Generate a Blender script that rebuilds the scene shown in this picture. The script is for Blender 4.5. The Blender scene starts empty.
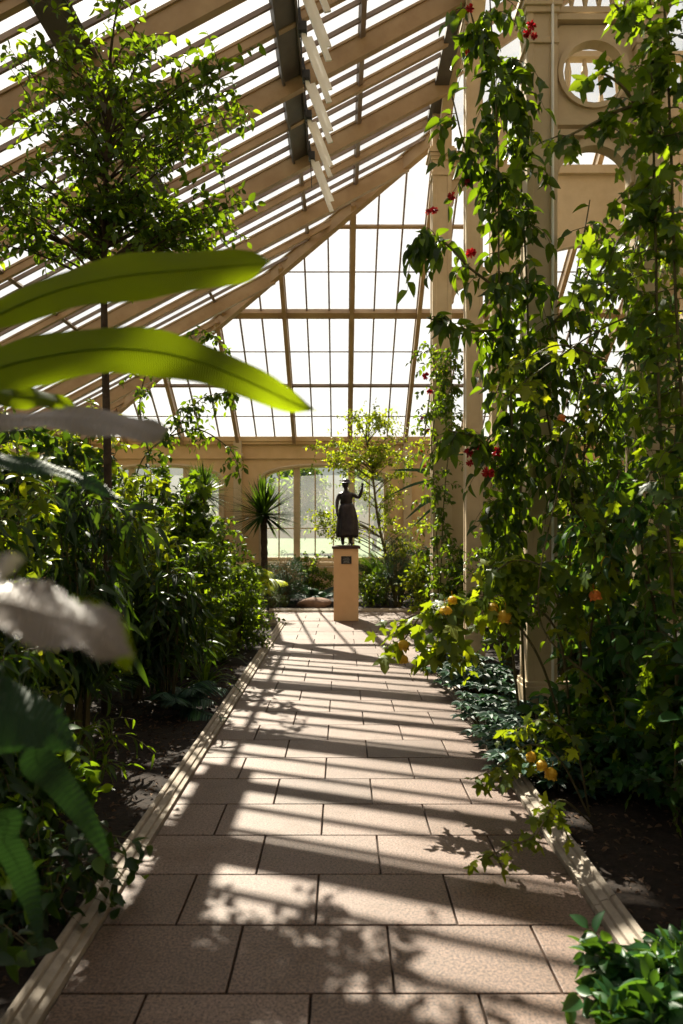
import bpy, math, random
import numpy as np
from mathutils import Vector, Matrix

S = bpy.context.scene
COL = S.collection
rng = np.random.default_rng(11)
random.seed(11)
R = math.radians

# ------------------------------------------------------------------ camera, sky, sun, exposure
F = 700.0            # focal length in pixels of a 683x1024 frame
H = 1.65             # eye height
HY = 532.0           # horizon row
cam = bpy.data.cameras.new('camera')
cam.sensor_fit = 'VERTICAL'; cam.sensor_height = 36.0; cam.sensor_width = 24.0
cam.lens = 36.0 * F / 1024.0
cam.shift_y = (HY - 512.0) / 1024.0
cam.clip_start = 0.05; cam.clip_end = 500
cam.dof.use_dof = True; cam.dof.focus_distance = 7.0; cam.dof.aperture_fstop = 2.6
camo = bpy.data.objects.new('camera', cam); COL.objects.link(camo)
camo.location = (0, 0, H); camo.rotation_euler = (R(90), 0, 0)
S.camera = camo
S.view_settings.view_transform = 'Standard'; S.view_settings.look = 'None'
S.view_settings.gamma = 1.0; S.view_settings.use_curve_mapping = False
S.view_settings.exposure = 0.0
S.cycles.max_bounces = 8; S.cycles.diffuse_bounces = 4; S.cycles.glossy_bounces = 2
S.cycles.transmission_bounces = 4; S.cycles.transparent_max_bounces = 16
S.cycles.use_denoising = True
S.cycles.sample_clamp_indirect = 4.0
S.cycles.caustics_reflective = False; S.cycles.caustics_refractive = False

SUN_DIR = Vector((0.29, -0.84, -1.0)).normalized()     # the way the sunlight travels
SUN_E = 24.0
sl = bpy.data.lights.new('sun', 'SUN'); sl.energy = SUN_E; sl.angle = R(0.45); sl.color = (1.0, 0.87, 0.70)
so = bpy.data.objects.new('sun', sl); COL.objects.link(so)
so.rotation_euler = SUN_DIR.to_track_quat('-Z', 'Y').to_euler(); so.location = (-6, 20, 25)

SKY_STRENGTH = 0.06
w = bpy.data.worlds.new('sky'); S.world = w; w.use_nodes = True
nt = w.node_tree; nt.nodes.clear()
sky = nt.nodes.new('ShaderNodeTexSky'); sky.sky_type = 'NISHITA'; sky.sun_disc = False
sky.sun_elevation = math.asin(-SUN_DIR.z); sky.sun_rotation = math.atan2(-SUN_DIR.x, -SUN_DIR.y)
sky.air_density = 1.0; sky.dust_density = 2.5; sky.ozone_density = 0.6
bgn = nt.nodes.new('ShaderNodeBackground'); bgn.inputs[1].default_value = SKY_STRENGTH
wo = nt.nodes.new('ShaderNodeOutputWorld')
nt.links.new(sky.outputs[0], bgn.inputs[0]); nt.links.new(bgn.outputs[0], wo.inputs[0])

def at(px, py, Y):
    """The point that stands at depth Y under a pixel of the 683x1024 frame."""
    return Vector(((px - 341.5) / F * Y, Y, H + (HY - py) / F * Y))

# ------------------------------------------------------------------ materials
def nodes(name):
    m = bpy.data.materials.new(name); m.use_nodes = True
    t = m.node_tree; t.nodes.clear()
    o = t.nodes.new('ShaderNodeOutputMaterial')
    return m, t, o

def ramp(t, fac, stops):
    r = t.nodes.new('ShaderNodeValToRGB')
    e = r.color_ramp.elements
    while len(e) < len(stops): e.new(0.5)
    for i, (p, c) in enumerate(stops):
        e[i].position = p; e[i].color = (*c, 1)
    t.links.new(fac, r.inputs[0]); return r.outputs[0]

def noise(t, scale, detail=4, rough=0.6, coord='Object'):
    tc = t.nodes.new('ShaderNodeTexCoord'); n = t.nodes.new('ShaderNodeTexNoise')
    n.inputs['Scale'].default_value = scale; n.inputs['Detail'].default_value = detail
    n.inputs['Roughness'].default_value = rough
    t.links.new(tc.outputs[coord], n.inputs['Vector']); return n.outputs[0]

def solid(name, c1, c2, scale=6, rough=0.6, metal=0.0, bump=0.2, bscale=40, spec=0.3):
    m, t, o = nodes(name)
    b = t.nodes.new('ShaderNodeBsdfPrincipled')
    t.links.new(ramp(t, noise(t, scale), [(0.3, c1), (0.7, c2)]), b.inputs['Base Color'])
    b.inputs['Roughness'].default_value = rough; b.inputs['Metallic'].default_value = metal
    b.inputs['Specular IOR Level'].default_value = spec
    bp = t.nodes.new('ShaderNodeBump'); bp.inputs['Strength'].default_value = bump
    bp.inputs['Distance'].default_value = 0.01
    t.links.new(noise(t, bscale), bp.inputs['Height']); t.links.new(bp.outputs[0], b.inputs['Normal'])
    t.links.new(b.outputs[0], o.inputs[0]); return m

def leafmat(name, dark, mid, light, trans, tmix=0.45, rough=0.42, spec=0.35, ribs=None):
    """Leaf: colour varies per leaf by the 'tone' attribute; light passes through the blade."""
    m, t, o = nodes(name)
    a = t.nodes.new('ShaderNodeAttribute'); a.attribute_name = 'tone'
    c = ramp(t, a.outputs['Fac'], [(0.0, dark), (0.5, mid), (0.86, light), (1.0, tuple(min(1, x * 1.3) for x in trans))])
    b = t.nodes.new('ShaderNodeBsdfPrincipled'); b.inputs['Roughness'].default_value = rough
    b.inputs['Specular IOR Level'].default_value = spec
    t.links.new(c, b.inputs['Base Color'])
    tr = t.nodes.new('ShaderNodeBsdfTranslucent')
    dt = tuple(x * 0.42 for x in trans)
    c2 = ramp(t, a.outputs['Fac'], [(0.0, dt), (0.6, tuple(x * 0.8 for x in trans)), (1.0, (min(1, trans[0] * 1.5), trans[1] * 1.2, trans[2]))])
    if ribs:
        tc = t.nodes.new('ShaderNodeTexCoord'); sp = t.nodes.new('ShaderNodeSeparateXYZ')
        t.links.new(tc.outputs['UV'], sp.inputs[0])
        wv = t.nodes.new('ShaderNodeMath'); wv.operation = 'MULTIPLY_ADD'     # ribs run obliquely from the midrib
        ab = t.nodes.new('ShaderNodeMath'); ab.operation = 'ABSOLUTE'
        t.links.new(sp.outputs['X'], ab.inputs[0])
        t.links.new(ab.outputs[0], wv.inputs[0]); wv.inputs[1].default_value = -0.10
        t.links.new(sp.outputs['Y'], wv.inputs[2])
        s = t.nodes.new('ShaderNodeMath'); s.operation = 'MULTIPLY'; s.inputs[1].default_value = ribs
        t.links.new(wv.outputs[0], s.inputs[0])
        sn = t.nodes.new('ShaderNodeMath'); sn.operation = 'SINE'; t.links.new(s.outputs[0], sn.inputs[0])
        bp = t.nodes.new('ShaderNodeBump'); bp.inputs['Strength'].default_value = 0.5; bp.inputs['Distance'].default_value = 0.004
        t.links.new(sn.outputs[0], bp.inputs['Height'])
        t.links.new(bp.outputs[0], b.inputs['Normal']); t.links.new(bp.outputs[0], tr.inputs['Normal'])
    t.links.new(c2, tr.inputs['Color'])
    mx = t.nodes.new('ShaderNodeMixShader'); mx.inputs[0].default_value = tmix
    t.links.new(b.outputs[0], mx.inputs[1]); t.links.new(tr.outputs[0], mx.inputs[2])
    t.links.new(mx.outputs[0], o.inputs[0]); return m

def glassmat(name, haze, tint=(0.93, 0.96, 0.97)):
    m, t, o = nodes(name)
    tp = t.nodes.new('ShaderNodeBsdfTransparent'); tp.inputs[0].default_value = (*tint, 1)
    tl = t.nodes.new('ShaderNodeBsdfTranslucent'); tl.inputs[0].default_value = (0.8, 0.82, 0.84, 1)
    mx = t.nodes.new('ShaderNodeMixShader')
    n = noise(t, 1.2, 5, 0.6)
    mp = t.nodes.new('ShaderNodeMapRange'); mp.inputs[3].default_value = haze * 0.5; mp.inputs[4].default_value = haze * 1.5
    t.links.new(n, mp.inputs[0]); t.links.new(mp.outputs[0], mx.inputs[0])
    t.links.new(tp.outputs[0], mx.inputs[1]); t.links.new(tl.outputs[0], mx.inputs[2])
    gl = t.nodes.new('ShaderNodeBsdfGlossy'); gl.inputs['Roughness'].default_value = 0.05
    m2 = t.nodes.new('ShaderNodeMixShader'); m2.inputs[0].default_value = 0.04
    t.links.new(mx.outputs[0], m2.inputs[1]); t.links.new(gl.outputs[0], m2.inputs[2])
    t.links.new(m2.outputs[0], o.inputs[0]); return m

M = {}
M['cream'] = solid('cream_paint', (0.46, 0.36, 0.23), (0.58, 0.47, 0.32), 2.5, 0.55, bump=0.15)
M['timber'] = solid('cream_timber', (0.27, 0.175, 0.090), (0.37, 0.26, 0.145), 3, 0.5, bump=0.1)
M['pedestal'] = solid('peach_render', (0.78, 0.50, 0.28), (0.86, 0.58, 0.34), 3, 0.8, bump=0.2, bscale=90)
M['endwall'] = solid('warm_cream_wall', (0.56, 0.39, 0.21), (0.66, 0.48, 0.28), 2.0, 0.7, bump=0.1)
M['bar'] = solid('grey_glazing_bar', (0.16, 0.12, 0.10), (0.24, 0.18, 0.14), 4, 0.5)
M['purlin'] = solid('dark_grey_iron', (0.07, 0.06, 0.055), (0.11, 0.095, 0.08), 4, 0.5)
M['white'] = solid('white_metal', (0.70, 0.70, 0.68), (0.80, 0.80, 0.78), 4, 0.4)
M['black'] = solid('black_iron', (0.015, 0.015, 0.018), (0.03, 0.03, 0.03), 4, 0.5)
M['bronze'] = solid('dark_bronze', (0.020, 0.017, 0.022), (0.05, 0.042, 0.045), 9, 0.35, metal=0.7, bump=0.3, bscale=60)
M['darkstone'] = solid('dark_plinth_stone', (0.05, 0.025, 0.02), (0.09, 0.05, 0.04), 8, 0.5)
M['label'] = solid('plaque_lettering', (0.35, 0.36, 0.36), (0.45, 0.45, 0.45), 8, 0.5)
M['kerb'] = solid('weathered_kerb_stone', (0.20, 0.165, 0.13), (0.33, 0.285, 0.235), 9, 0.75, bump=0.25, bscale=70)
M['soil'] = solid('dark_mulch_soil', (0.006, 0.004, 0.003), (0.024, 0.015, 0.010), 22, 0.95, bump=1.0, bscale=45)
M['chip'] = solid('bark_chip', (0.03, 0.017, 0.010), (0.13, 0.08, 0.05), 12, 0.9)
M['bark'] = solid('brown_bark', (0.030, 0.020, 0.014), (0.075, 0.052, 0.036), 14, 0.85, bump=0.8)
M['twig'] = solid('green_brown_stem', (0.05, 0.045, 0.02), (0.12, 0.10, 0.04), 14, 0.7)
M['joint'] = solid('dark_joint', (0.03, 0.022, 0.018), (0.05, 0.038, 0.03), 20, 0.95)
M['grass'] = solid('lawn_grass', (0.04, 0.08, 0.02), (0.075, 0.12, 0.035), 0.5, 0.9, bump=0.6, bscale=30)
M['rock'] = solid('brown_rock', (0.12, 0.07, 0.05), (0.22, 0.14, 0.10), 5, 0.85, bump=0.9)
M['terracotta'] = solid('terracotta', (0.26, 0.12, 0.07), (0.34, 0.17, 0.10), 5, 0.85)
M['glass'] = glassmat('roof_glass', 0.09)
M['clear'] = glassmat('window_glass', 0.05)
M['red'] = leafmat('red_petal', (0.25, 0.01, 0.02), (0.45, 0.02, 0.03), (0.6, 0.04, 0.05), (0.5, 0.02, 0.03), 0.35)
M['yellow'] = leafmat('yellow_petal', (0.6, 0.33, 0.03), (0.7, 0.45, 0.04), (0.75, 0.5, 0.05), (0.95, 0.68, 0.03), 0.5)
M['orange'] = leafmat('orange_petal', (0.6, 0.15, 0.02), (0.7, 0.2, 0.03), (0.75, 0.25, 0.05), (0.7, 0.2, 0.03), 0.35)
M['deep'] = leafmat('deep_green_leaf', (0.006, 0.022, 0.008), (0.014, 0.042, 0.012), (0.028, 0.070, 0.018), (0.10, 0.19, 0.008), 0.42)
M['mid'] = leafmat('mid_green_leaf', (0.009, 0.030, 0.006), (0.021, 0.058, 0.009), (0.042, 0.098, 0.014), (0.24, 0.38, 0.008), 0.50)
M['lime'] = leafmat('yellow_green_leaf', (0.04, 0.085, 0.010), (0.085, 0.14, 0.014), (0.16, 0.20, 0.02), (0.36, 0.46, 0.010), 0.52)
M['blue'] = leafmat('blue_green_leaf', (0.012, 0.040, 0.028), (0.030, 0.075, 0.050), (0.06, 0.12, 0.08), (0.04, 0.11, 0.03), 0.28, rough=0.45, spec=0.35)
M['fresh'] = leafmat('fresh_green_leaf', (0.010, 0.045, 0.014), (0.024, 0.085, 0.024), (0.05, 0.14, 0.035), (0.16, 0.34, 0.02), 0.42, rough=0.4, spec=0.35)
M['big'] = leafmat('broad_leaf', (0.03, 0.07, 0.006), (0.04, 0.09, 0.008), (0.05, 0.11, 0.010), (0.40, 0.53, 0.006), 0.72, rough=0.55, spec=0.2, ribs=520)
M['pale'] = leafmat('pale_leaf_underside_and_sheen', (0.24, 0.21, 0.19), (0.32, 0.28, 0.26), (0.38, 0.34, 0.31), (0.12, 0.12, 0.08), 0.25, rough=0.35, spec=0.6, ribs=210)  # pale leaf underside; also an upper side with sun sheen put into the colour
M['dull'] = leafmat('ribbed_dark_leaf', (0.010, 0.035, 0.016), (0.016, 0.050, 0.020), (0.022, 0.065, 0.024), (0.03, 0.08, 0.01), 0.25, rough=0.5, spec=0.25, ribs=170)

def slabmat():
    m, t, o = nodes('paving_stone')
    a = t.nodes.new('ShaderNodeAttribute'); a.attribute_name = 'tone'
    base = ramp(t, a.outputs['Fac'], [(0.0, (0.090, 0.058, 0.043)), (0.5, (0.120, 0.079, 0.060)), (1.0, (0.146, 0.099, 0.078))])
    sp = ramp(t, noise(t, 85, 4, 0.8), [(0.38, (0.30, 0.28, 0.26)), (0.50, (1, 1, 1)), (0.62, (1.7, 1.62, 1.55))])
    st = ramp(t, noise(t, 2.0, 6, 0.7), [(0.32, (0.72, 0.62, 0.50)), (0.5, (1, 1, 1)), (0.68, (1.08, 1.05, 1.08))])
    m1 = t.nodes.new('ShaderNodeMix'); m1.data_type = 'RGBA'; m1.blend_type = 'MULTIPLY'; m1.inputs[0].default_value = 1
    m2 = t.nodes.new('ShaderNodeMix'); m2.data_type = 'RGBA'; m2.blend_type = 'MULTIPLY'; m2.inputs[0].default_value = 1
    t.links.new(base, m1.inputs[6]); t.links.new(sp, m1.inputs[7])
    t.links.new(m1.outputs[2], m2.inputs[6]); t.links.new(st, m2.inputs[7])
    b = t.nodes.new('ShaderNodeBsdfPrincipled'); b.inputs['Roughness'].default_value = 0.55
    b.inputs['Specular IOR Level'].default_value = 0.45
    t.links.new(m2.outputs[2], b.inputs['Base Color'])
    bp = t.nodes.new('ShaderNodeBump'); bp.inputs['Strength'].default_value = 0.4; bp.inputs['Distance'].default_value = 0.004
    t.links.new(noise(t, 160, 3), bp.inputs['Height']); t.links.new(bp.outputs[0], b.inputs['Normal'])
    t.links.new(b.outputs[0], o.inputs[0]); return m
M['slab'] = slabmat()

# ------------------------------------------------------------------ mesh helpers
def nrm(a):
    a = np.asarray(a, float); l = np.linalg.norm(a, axis=-1, keepdims=True); return a / np.maximum(l, 1e-9)

class MB:
    """Collects vertices and faces and links them as ONE mesh object."""
    def __init__(s): s.V = []; s.L = []; s.T = []; s.tone = []; s.uv = []; s.n = 0
    def add(s, V, faces, tone=0.5, uv=None):
        V = np.asarray(V, float).reshape(-1, 3)
        s.V.append(V); fl = [i for f in faces for i in f]
        s.L.append(np.array(fl, int) + s.n); s.T.append(np.array([len(f) for f in faces], int))
        s.tone.append(np.full(len(faces), tone))
        if uv is not None: s.uv.append(np.asarray(uv)[fl])
        s.n += len(V); return s
    def box(s, c, d, rot=None, tone=0.5):
        x, y, z = (np.array(d) / 2)
        P = np.array([[i * x, j * y, k * z] for i in (-1, 1) for j in (-1, 1) for k in (-1, 1)])
        if rot is not None: P = P @ np.array(rot).T
        return s.add(P + np.array(c), [(0, 1, 3, 2), (4, 6, 7, 5), (0, 4, 5, 1), (2, 3, 7, 6), (0, 2, 6, 4), (1, 5, 7, 3)], tone)
    def beam(s, a, b, wd, dp, up=(0, 0, 1), tone=0.5):
        """a bar from a to b: wd across, dp in the direction of up (made square to the bar)"""
        a = np.array(a, float); b = np.array(b, float); t = nrm(b - a); x = nrm(np.cross(t, up)); u = np.cross(x, t)
        P = []
        for e in (a, b):
            for i, j in ((-1, -1), (1, -1), (1, 1), (-1, 1)): P.append(e + x * i * wd / 2 + u * j * dp / 2)
        return s.add(P, [(0, 3, 2, 1), (4, 5, 6, 7), (0, 1, 5, 4), (1, 2, 6, 5), (2, 3, 7, 6), (3, 0, 4, 7)], tone)
    def tube(s, pts, rad, sides=6, tone=0.5, cap=True):
        P = np.array([list(p) for p in pts], float); n = len(P)
        r = np.broadcast_to(np.asarray(rad, float), (n,)) if np.ndim(rad) == 0 else np.asarray(rad, float)
        T = nrm(np.gradient(P, axis=0)); ref = np.array([0, 0, 1.0]) if abs(T[0][2]) < 0.9 else np.array([1.0, 0, 0])
        V = []; prev = None
        for i in range(n):
            x = np.cross(T[i], ref) if prev is None else prev - T[i] * np.dot(prev, T[i])
            x = nrm(x); y = np.cross(T[i], x); prev = x
            for k in range(sides):
                a = 2 * math.pi * k / sides; V.append(P[i] + r[i] * (math.cos(a) * x + math.sin(a) * y))
        Fc = []
        for i in range(n - 1):
            for k in range(sides):
                a = i * sides + k; b = i * sides + (k + 1) % sides; Fc.append((a, b, b + sides, a + sides))
        if cap: Fc.append(tuple(range(sides))[::-1]); Fc.append(tuple((n - 1) * sides + k for k in range(sides)))
        return s.add(V, Fc, tone)
    def prism(s, poly, a, b, tone=0.5):
        """poly: list of 3D points; extruded by vector from a to b offset"""
        P = np.array(poly, float); n = len(P); V = np.vstack([P + np.array(a), P + np.array(b)])
        Fc = [tuple(range(n)), tuple(range(2 * n - 1, n - 1, -1))] + [(i, i + n, (i + 1) % n + n, (i + 1) % n) for i in range(n)]
        return s.add(V, Fc, tone)
    def lathe(s, prof, c, sides=16, tone=0.5, sx=1, sy=1):
        V = []; n = len(prof)
        for r, z in prof:
            for k in range(sides):
                a = 2 * math.pi * k / sides; V.append((c[0] + r * sx * math.cos(a), c[1] + r * sy * math.sin(a), c[2] + z))
        Fc = [(i * sides + k, i * sides + (k + 1) % sides, (i + 1) * sides + (k + 1) % sides, (i + 1) * sides + k) for i in range(n - 1) for k in range(sides)]
        return s.add(V, Fc, tone)
    def leaves(s, tpl, P, D, N, Sz, tone, wid=1.0):
        tv, tf = tpl; P = np.asarray(P, float); k = len(P)
        if k == 0: return s
        D = nrm(D); X = nrm(np.cross(D, N)); Nn = np.cross(X, D)
        Sz = np.asarray(Sz, float)[:, None, None]; wid = np.broadcast_to(np.asarray(wid, float), (k,))[:, None, None]
        V = P[:, None, :] + Sz * (tv[None, :, 0:1] * wid * X[:, None, :] + tv[None, :, 1:2] * D[:, None, :] + tv[None, :, 2:3] * Nn[:, None, :])
        nv = len(tv); fl = np.array([i for f in tf for i in f]); tot = np.array([len(f) for f in tf])
        s.V.append(V.reshape(-1, 3)); s.L.append((fl[None, :] + (np.arange(k) * nv)[:, None]).ravel() + s.n)
        s.T.append(np.tile(tot, k)); s.tone.append(np.repeat(np.asarray(tone, float), len(tf))); s.n += nv * k
        return s
    def build(s, name, mat, parent=None, smooth=False, loc=None, bevel=0):
        me = bpy.data.meshes.new(name)
        V = np.concatenate(s.V); L = np.concatenate(s.L); T = np.concatenate(s.T)
        if loc is not None: V = V - np.array(loc, float)
        me.vertices.add(len(V)); me.vertices.foreach_set('co', V.ravel())
        me.loops.add(len(L)); me.loops.foreach_set('vertex_index', L)
        me.polygons.add(len(T)); st = np.concatenate([[0], np.cumsum(T)[:-1]])
        me.polygons.foreach_set('loop_start', st); me.polygons.foreach_set('loop_total', T)
        me.update(calc_edges=True)
        a = me.attributes.new('tone', 'FLOAT', 'FACE'); a.data.foreach_set('value', np.concatenate(s.tone))
        if s.uv and sum(len(u) for u in s.uv) == len(L):
            ul = me.uv_layers.new(name='uv'); ul.data.foreach_set('uv', np.concatenate(s.uv).ravel())
        me.polygons.foreach_set('use_smooth', np.full(len(T), bool(smooth)))
        me.materials.append(M[mat] if isinstance(mat, str) else mat)
        o = bpy.data.objects.new(name, me); COL.objects.link(o)
        if parent is not None: o.parent = parent
        if loc is not None: o.location = loc
        if bevel:
            b = o.modifiers.new('edge', 'BEVEL'); b.width = bevel; b.segments = 2; b.limit_method = 'ANGLE'
        return o

def struct(name, mb, mat, **k):
    o = mb.build(name, mat, **k); o['kind'] = 'structure'; return o

def thing(name, label, cat, loc, group=None):
    o = bpy.data.objects.new(name, None); COL.objects.link(o); o.empty_display_size = 0.1
    o.location = loc; o['label'] = label; o['category'] = cat
    if group: o['group'] = group
    return o

def copy_tree(o, loc, rz=None, scale=None, label=None, group=None):
    c = o.copy(); COL.objects.link(c); c.location = loc
    if rz is not None: c.rotation_euler = (0, 0, rz)
    if scale is not None: c.scale = (scale,) * 3
    if label: c['label'] = label
    if group: c['group'] = group
    for ch in list(o.children):
        d = ch.copy(); COL.objects.link(d); d.parent = c
        for g in list(ch.children):
            e = g.copy(); COL.objects.link(e); e.parent = d
    return c

# leaf templates: x across (half width), y along 0..1, z out of the blade
def ovate(ratio=0.5, rows=4, fold=0.12, droop=0.18, peak=0.42):
    ts = np.linspace(0, 1, rows + 1); V = []; Fc = []
    for t in ts:
        wv = ratio / 2 * math.sin(math.pi * t ** (math.log(0.5) / math.log(peak))) ** 0.8 if 0 < t < 1 else 0.0
        z = -droop * t * t
        V += [(-wv, t, z + fold * wv * 2), (0, t, z), (wv, t, z + fold * wv * 2)]
    for i in range(rows):
        a = i * 3
        for q in ((a, a + 1, a + 4, a + 3), (a + 1, a + 2, a + 5, a + 4)): Fc.append(q)
    # pointed ends: turn degenerate quads into triangles
    G = []
    for f in Fc:
        g = []
        for v in f:
            if all(np.linalg.norm(np.array(V[v]) - np.array(V[u])) > 1e-6 for u in g): g.append(v)
        G.append(tuple(g))
    return np.array(V), G

def lobed(angs=(-125, -62, 0, 62, 125), lens=(0.36, 0.62, 0.86, 0.62, 0.36), cut=0.62):
    """a palmate leaf with pointed lobes, the middle one longest"""
    V = [(0, 0.22, 0.03), (0, 0, 0)]
    for i, (a, l) in enumerate(zip(angs, lens)):
        for da, k_ in ((-17, 0.70), (0, 1.0), (17, 0.70)):
            t_ = R(a + da); V.append((math.sin(t_) * l * k_, 0.22 + math.cos(t_) * l * k_, -0.14 * l * k_))
        if i < len(angs) - 1:
            t_ = R((a + angs[i + 1]) / 2); l2 = cut * min(l, lens[i + 1]); V.append((math.sin(t_) * l2, 0.22 + math.cos(t_) * l2, 0.05))
    k = len(V)
    return np.array(V), [(0, i, i + 1) for i in range(1, k - 1)] + [(0, k - 1, 1)]

LEAF = dict(
    ovate=ovate(0.52, 5, 0.25, 0.20), small=ovate(0.55, 3, 0.3, 0.15), lance=ovate(0.20, 5, 0.3, 0.45, 0.38),
    broad=ovate(0.66, 5, 0.22, 0.28, 0.45), lobed=lobed(), heart=ovate(0.46, 5, 0.35, 0.25, 0.36), strap=ovate(0.07, 6, 0.4, 0.25, 0.3),
    needle=ovate(0.10, 2, 0.3, 0.1, 0.35), petal=ovate(0.6, 3, 0.5, -0.25, 0.6))

def bez(p0, p1, p2, n=7):
    t = np.linspace(0, 1, n)[:, None]; p0, p1, p2 = map(lambda q: np.array(list(q), float), (p0, p1, p2))
    return (1 - t) ** 2 * p0 + 2 * t * (1 - t) * p1 + t * t * p2

def spine(pts, n=24):
    """smooth curve through points (Catmull-Rom)"""
    P = np.array([list(p) for p in pts], float)
    if len(P) < 3: return P[0] + (P[-1] - P[0]) * np.linspace(0, 1, n)[:, None]
    Q = np.vstack([2 * P[0] - P[1], P, 2 * P[-1] - P[-2]]); out = []
    seg = len(P) - 1
    for u in np.linspace(0, seg - 1e-6, n):
        i = int(u); t = u - i; a, b, c, d = Q[i:i + 4]
        out.append(0.5 * ((2 * b) + (c - a) * t + (2 * a - 5 * b + 4 * c - d) * t * t + (3 * b - a - 3 * c + d) * t ** 3))
    return np.array(out)

def leafy(lf, P, n, size, kind, u0=0.25, droop=0.35, spread=1.0, tone=(0.0, 1.0), up=0.9, jit=0.5):
    """n leaves alternately along the twig P"""
    P = np.asarray(P, float); m = len(P) - 1
    u = np.linspace(u0, 1, n) + rng.uniform(-0.5, 0.5, n) / max(n, 1) * 0.6
    u = np.clip(u, 0, 1) * m; i = np.minimum(u.astype(int), m - 1); f = (u - i)[:, None]
    pos = P[i] * (1 - f) + P[i + 1] * f; T = nrm(P[i + 1] - P[i])
    a = np.arange(n) * 2.4 + rng.uniform(0, 6.28); ref = nrm(np.cross(T, rng.normal(size=3)))
    side = np.cos(a)[:, None] * ref + np.sin(a)[:, None] * np.cross(T, ref)
    D = nrm(T * 0.55 + side * spread + np.array([0, 0, -droop]) + rng.normal(size=(n, 3)) * 0.2)
    N = np.array([0, 0, up]) + rng.normal(size=(n, 3)) * jit
    tn = np.clip(rng.normal(0.45, 0.27, n), 0, 1) * (tone[1] - tone[0]) + tone[0]
    lf.leaves(LEAF[kind], pos, D, N, size * rng.uniform(0.6, 1.25, n), tn, rng.uniform(0.85, 1.15, n))

def shrub(name, label, cat, x, y, h, r, nb, ntw, nl, size, kind, mat, smat='twig', low=0.15, droop=0.35, group=None,
          parts=True, lean=(0, 0), tlen=0.3, stem_r=0.008, ry=None, tone=(0, 1), z0=0.02):
    root = thing(name, label, cat, (x, y, z0), group); lf, st = MB(), MB(); ry = ry or r
    for b in range(nb):
        a = rng.uniform(0, 6.28); rr = math.sqrt(rng.uniform(0.02, 1)); q = rng.uniform(0, 1)
        z = h * (low + (1 - low) * q ** 0.8)
        k = math.sqrt(max(0.08, 1 - (abs(q - 0.45) / 0.62) ** 2))
        tip = np.array([math.cos(a) * rr * r * k + lean[0] * z, math.sin(a) * rr * ry * k + lean[1] * z, z])
        base = np.array([math.cos(a) * r * 0.12, math.sin(a) * ry * 0.12, 0])
        mid = base * 0.5 + tip * 0.35; mid[2] = z * 0.8 + 0.1 * h
        P = bez(base, mid, tip, 7); st.tube(P, np.linspace(stem_r, stem_r * 0.35, 7), 4, cap=False)
        leafy(lf, P[3:], max(3, nl // 2), size, kind, 0.1, droop, tone=tone)
        for w_ in range(ntw):
            u = rng.integers(3, 7); s0 = P[u]; d = nrm(rng.normal(size=3) * [1, 1, 0.5] + nrm(tip) * [1, 1, 0.1] * 0.8)
            L = tlen * rng.uniform(0.5, 1.2); e = s0 + d * L; e[2] -= droop * L * 0.6
            e[2] = max(e[2], 0.03)
            m_ = s0 + d * L * 0.5 + np.array([0, 0, L * 0.15]); Q = bez(s0, m_, e, 5)
            st.tube(Q, np.linspace(stem_r * 0.4, stem_r * 0.15, 5), 3, cap=False)
            leafy(lf, Q, nl, size, kind, 0.15, droop, tone=tone)
    V = np.concatenate(lf.V); 
    for vv in lf.V: vv[:, 2] = np.maximum(vv[:, 2], 0.012 + 0.02 * (vv[:, 2] < 0.012) * 0.5)
    st.build('stem', smat, root); lf.build('foliage', mat, root, smooth=True)
    return root

def flower(kind, p, s, parent, aim=(0, 0, -1)):
    fb = MB(); p = np.array(list(p), float); aim = nrm(np.array(aim, float)); ref = nrm(np.cross(aim, (0.3, 0.9, 0.2)))
    if kind == 'red':          # a ball of narrow curved petals
        n = 26; D = nrm(rng.normal(size=(n, 3))); fb.leaves(LEAF['petal'], np.tile(p, (n, 1)), D, rng.normal(size=(n, 3)), np.full(n, s * 0.75), rng.uniform(0, 1, n), 0.7)
    else:                      # a hanging lantern of overlapping petals
        n = 7; a = np.arange(n) * 6.283 / n
        side = np.cos(a)[:, None] * ref + np.sin(a)[:, None] * np.cross(aim, ref)
        D = nrm(aim + side * 0.75); fb.leaves(LEAF['petal'], p + side * s * 0.12, D, -side, np.full(n, s * 0.72), rng.uniform(0, 1, n), 1.25)
        fb.tube([p - aim * s * 0.4, p], s * 0.02, 5, 0.1); fb.tube([p, p + aim * s * 0.08, p + aim * s * 0.25, p + aim * s * 0.45, p + aim * s * 0.62], [s * 0.10, s * 0.26, s * 0.38, s * 0.36, s * 0.24], 10, 0.6)
    return fb.build('flower', 'red' if kind == 'red' else kind, parent)

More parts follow.
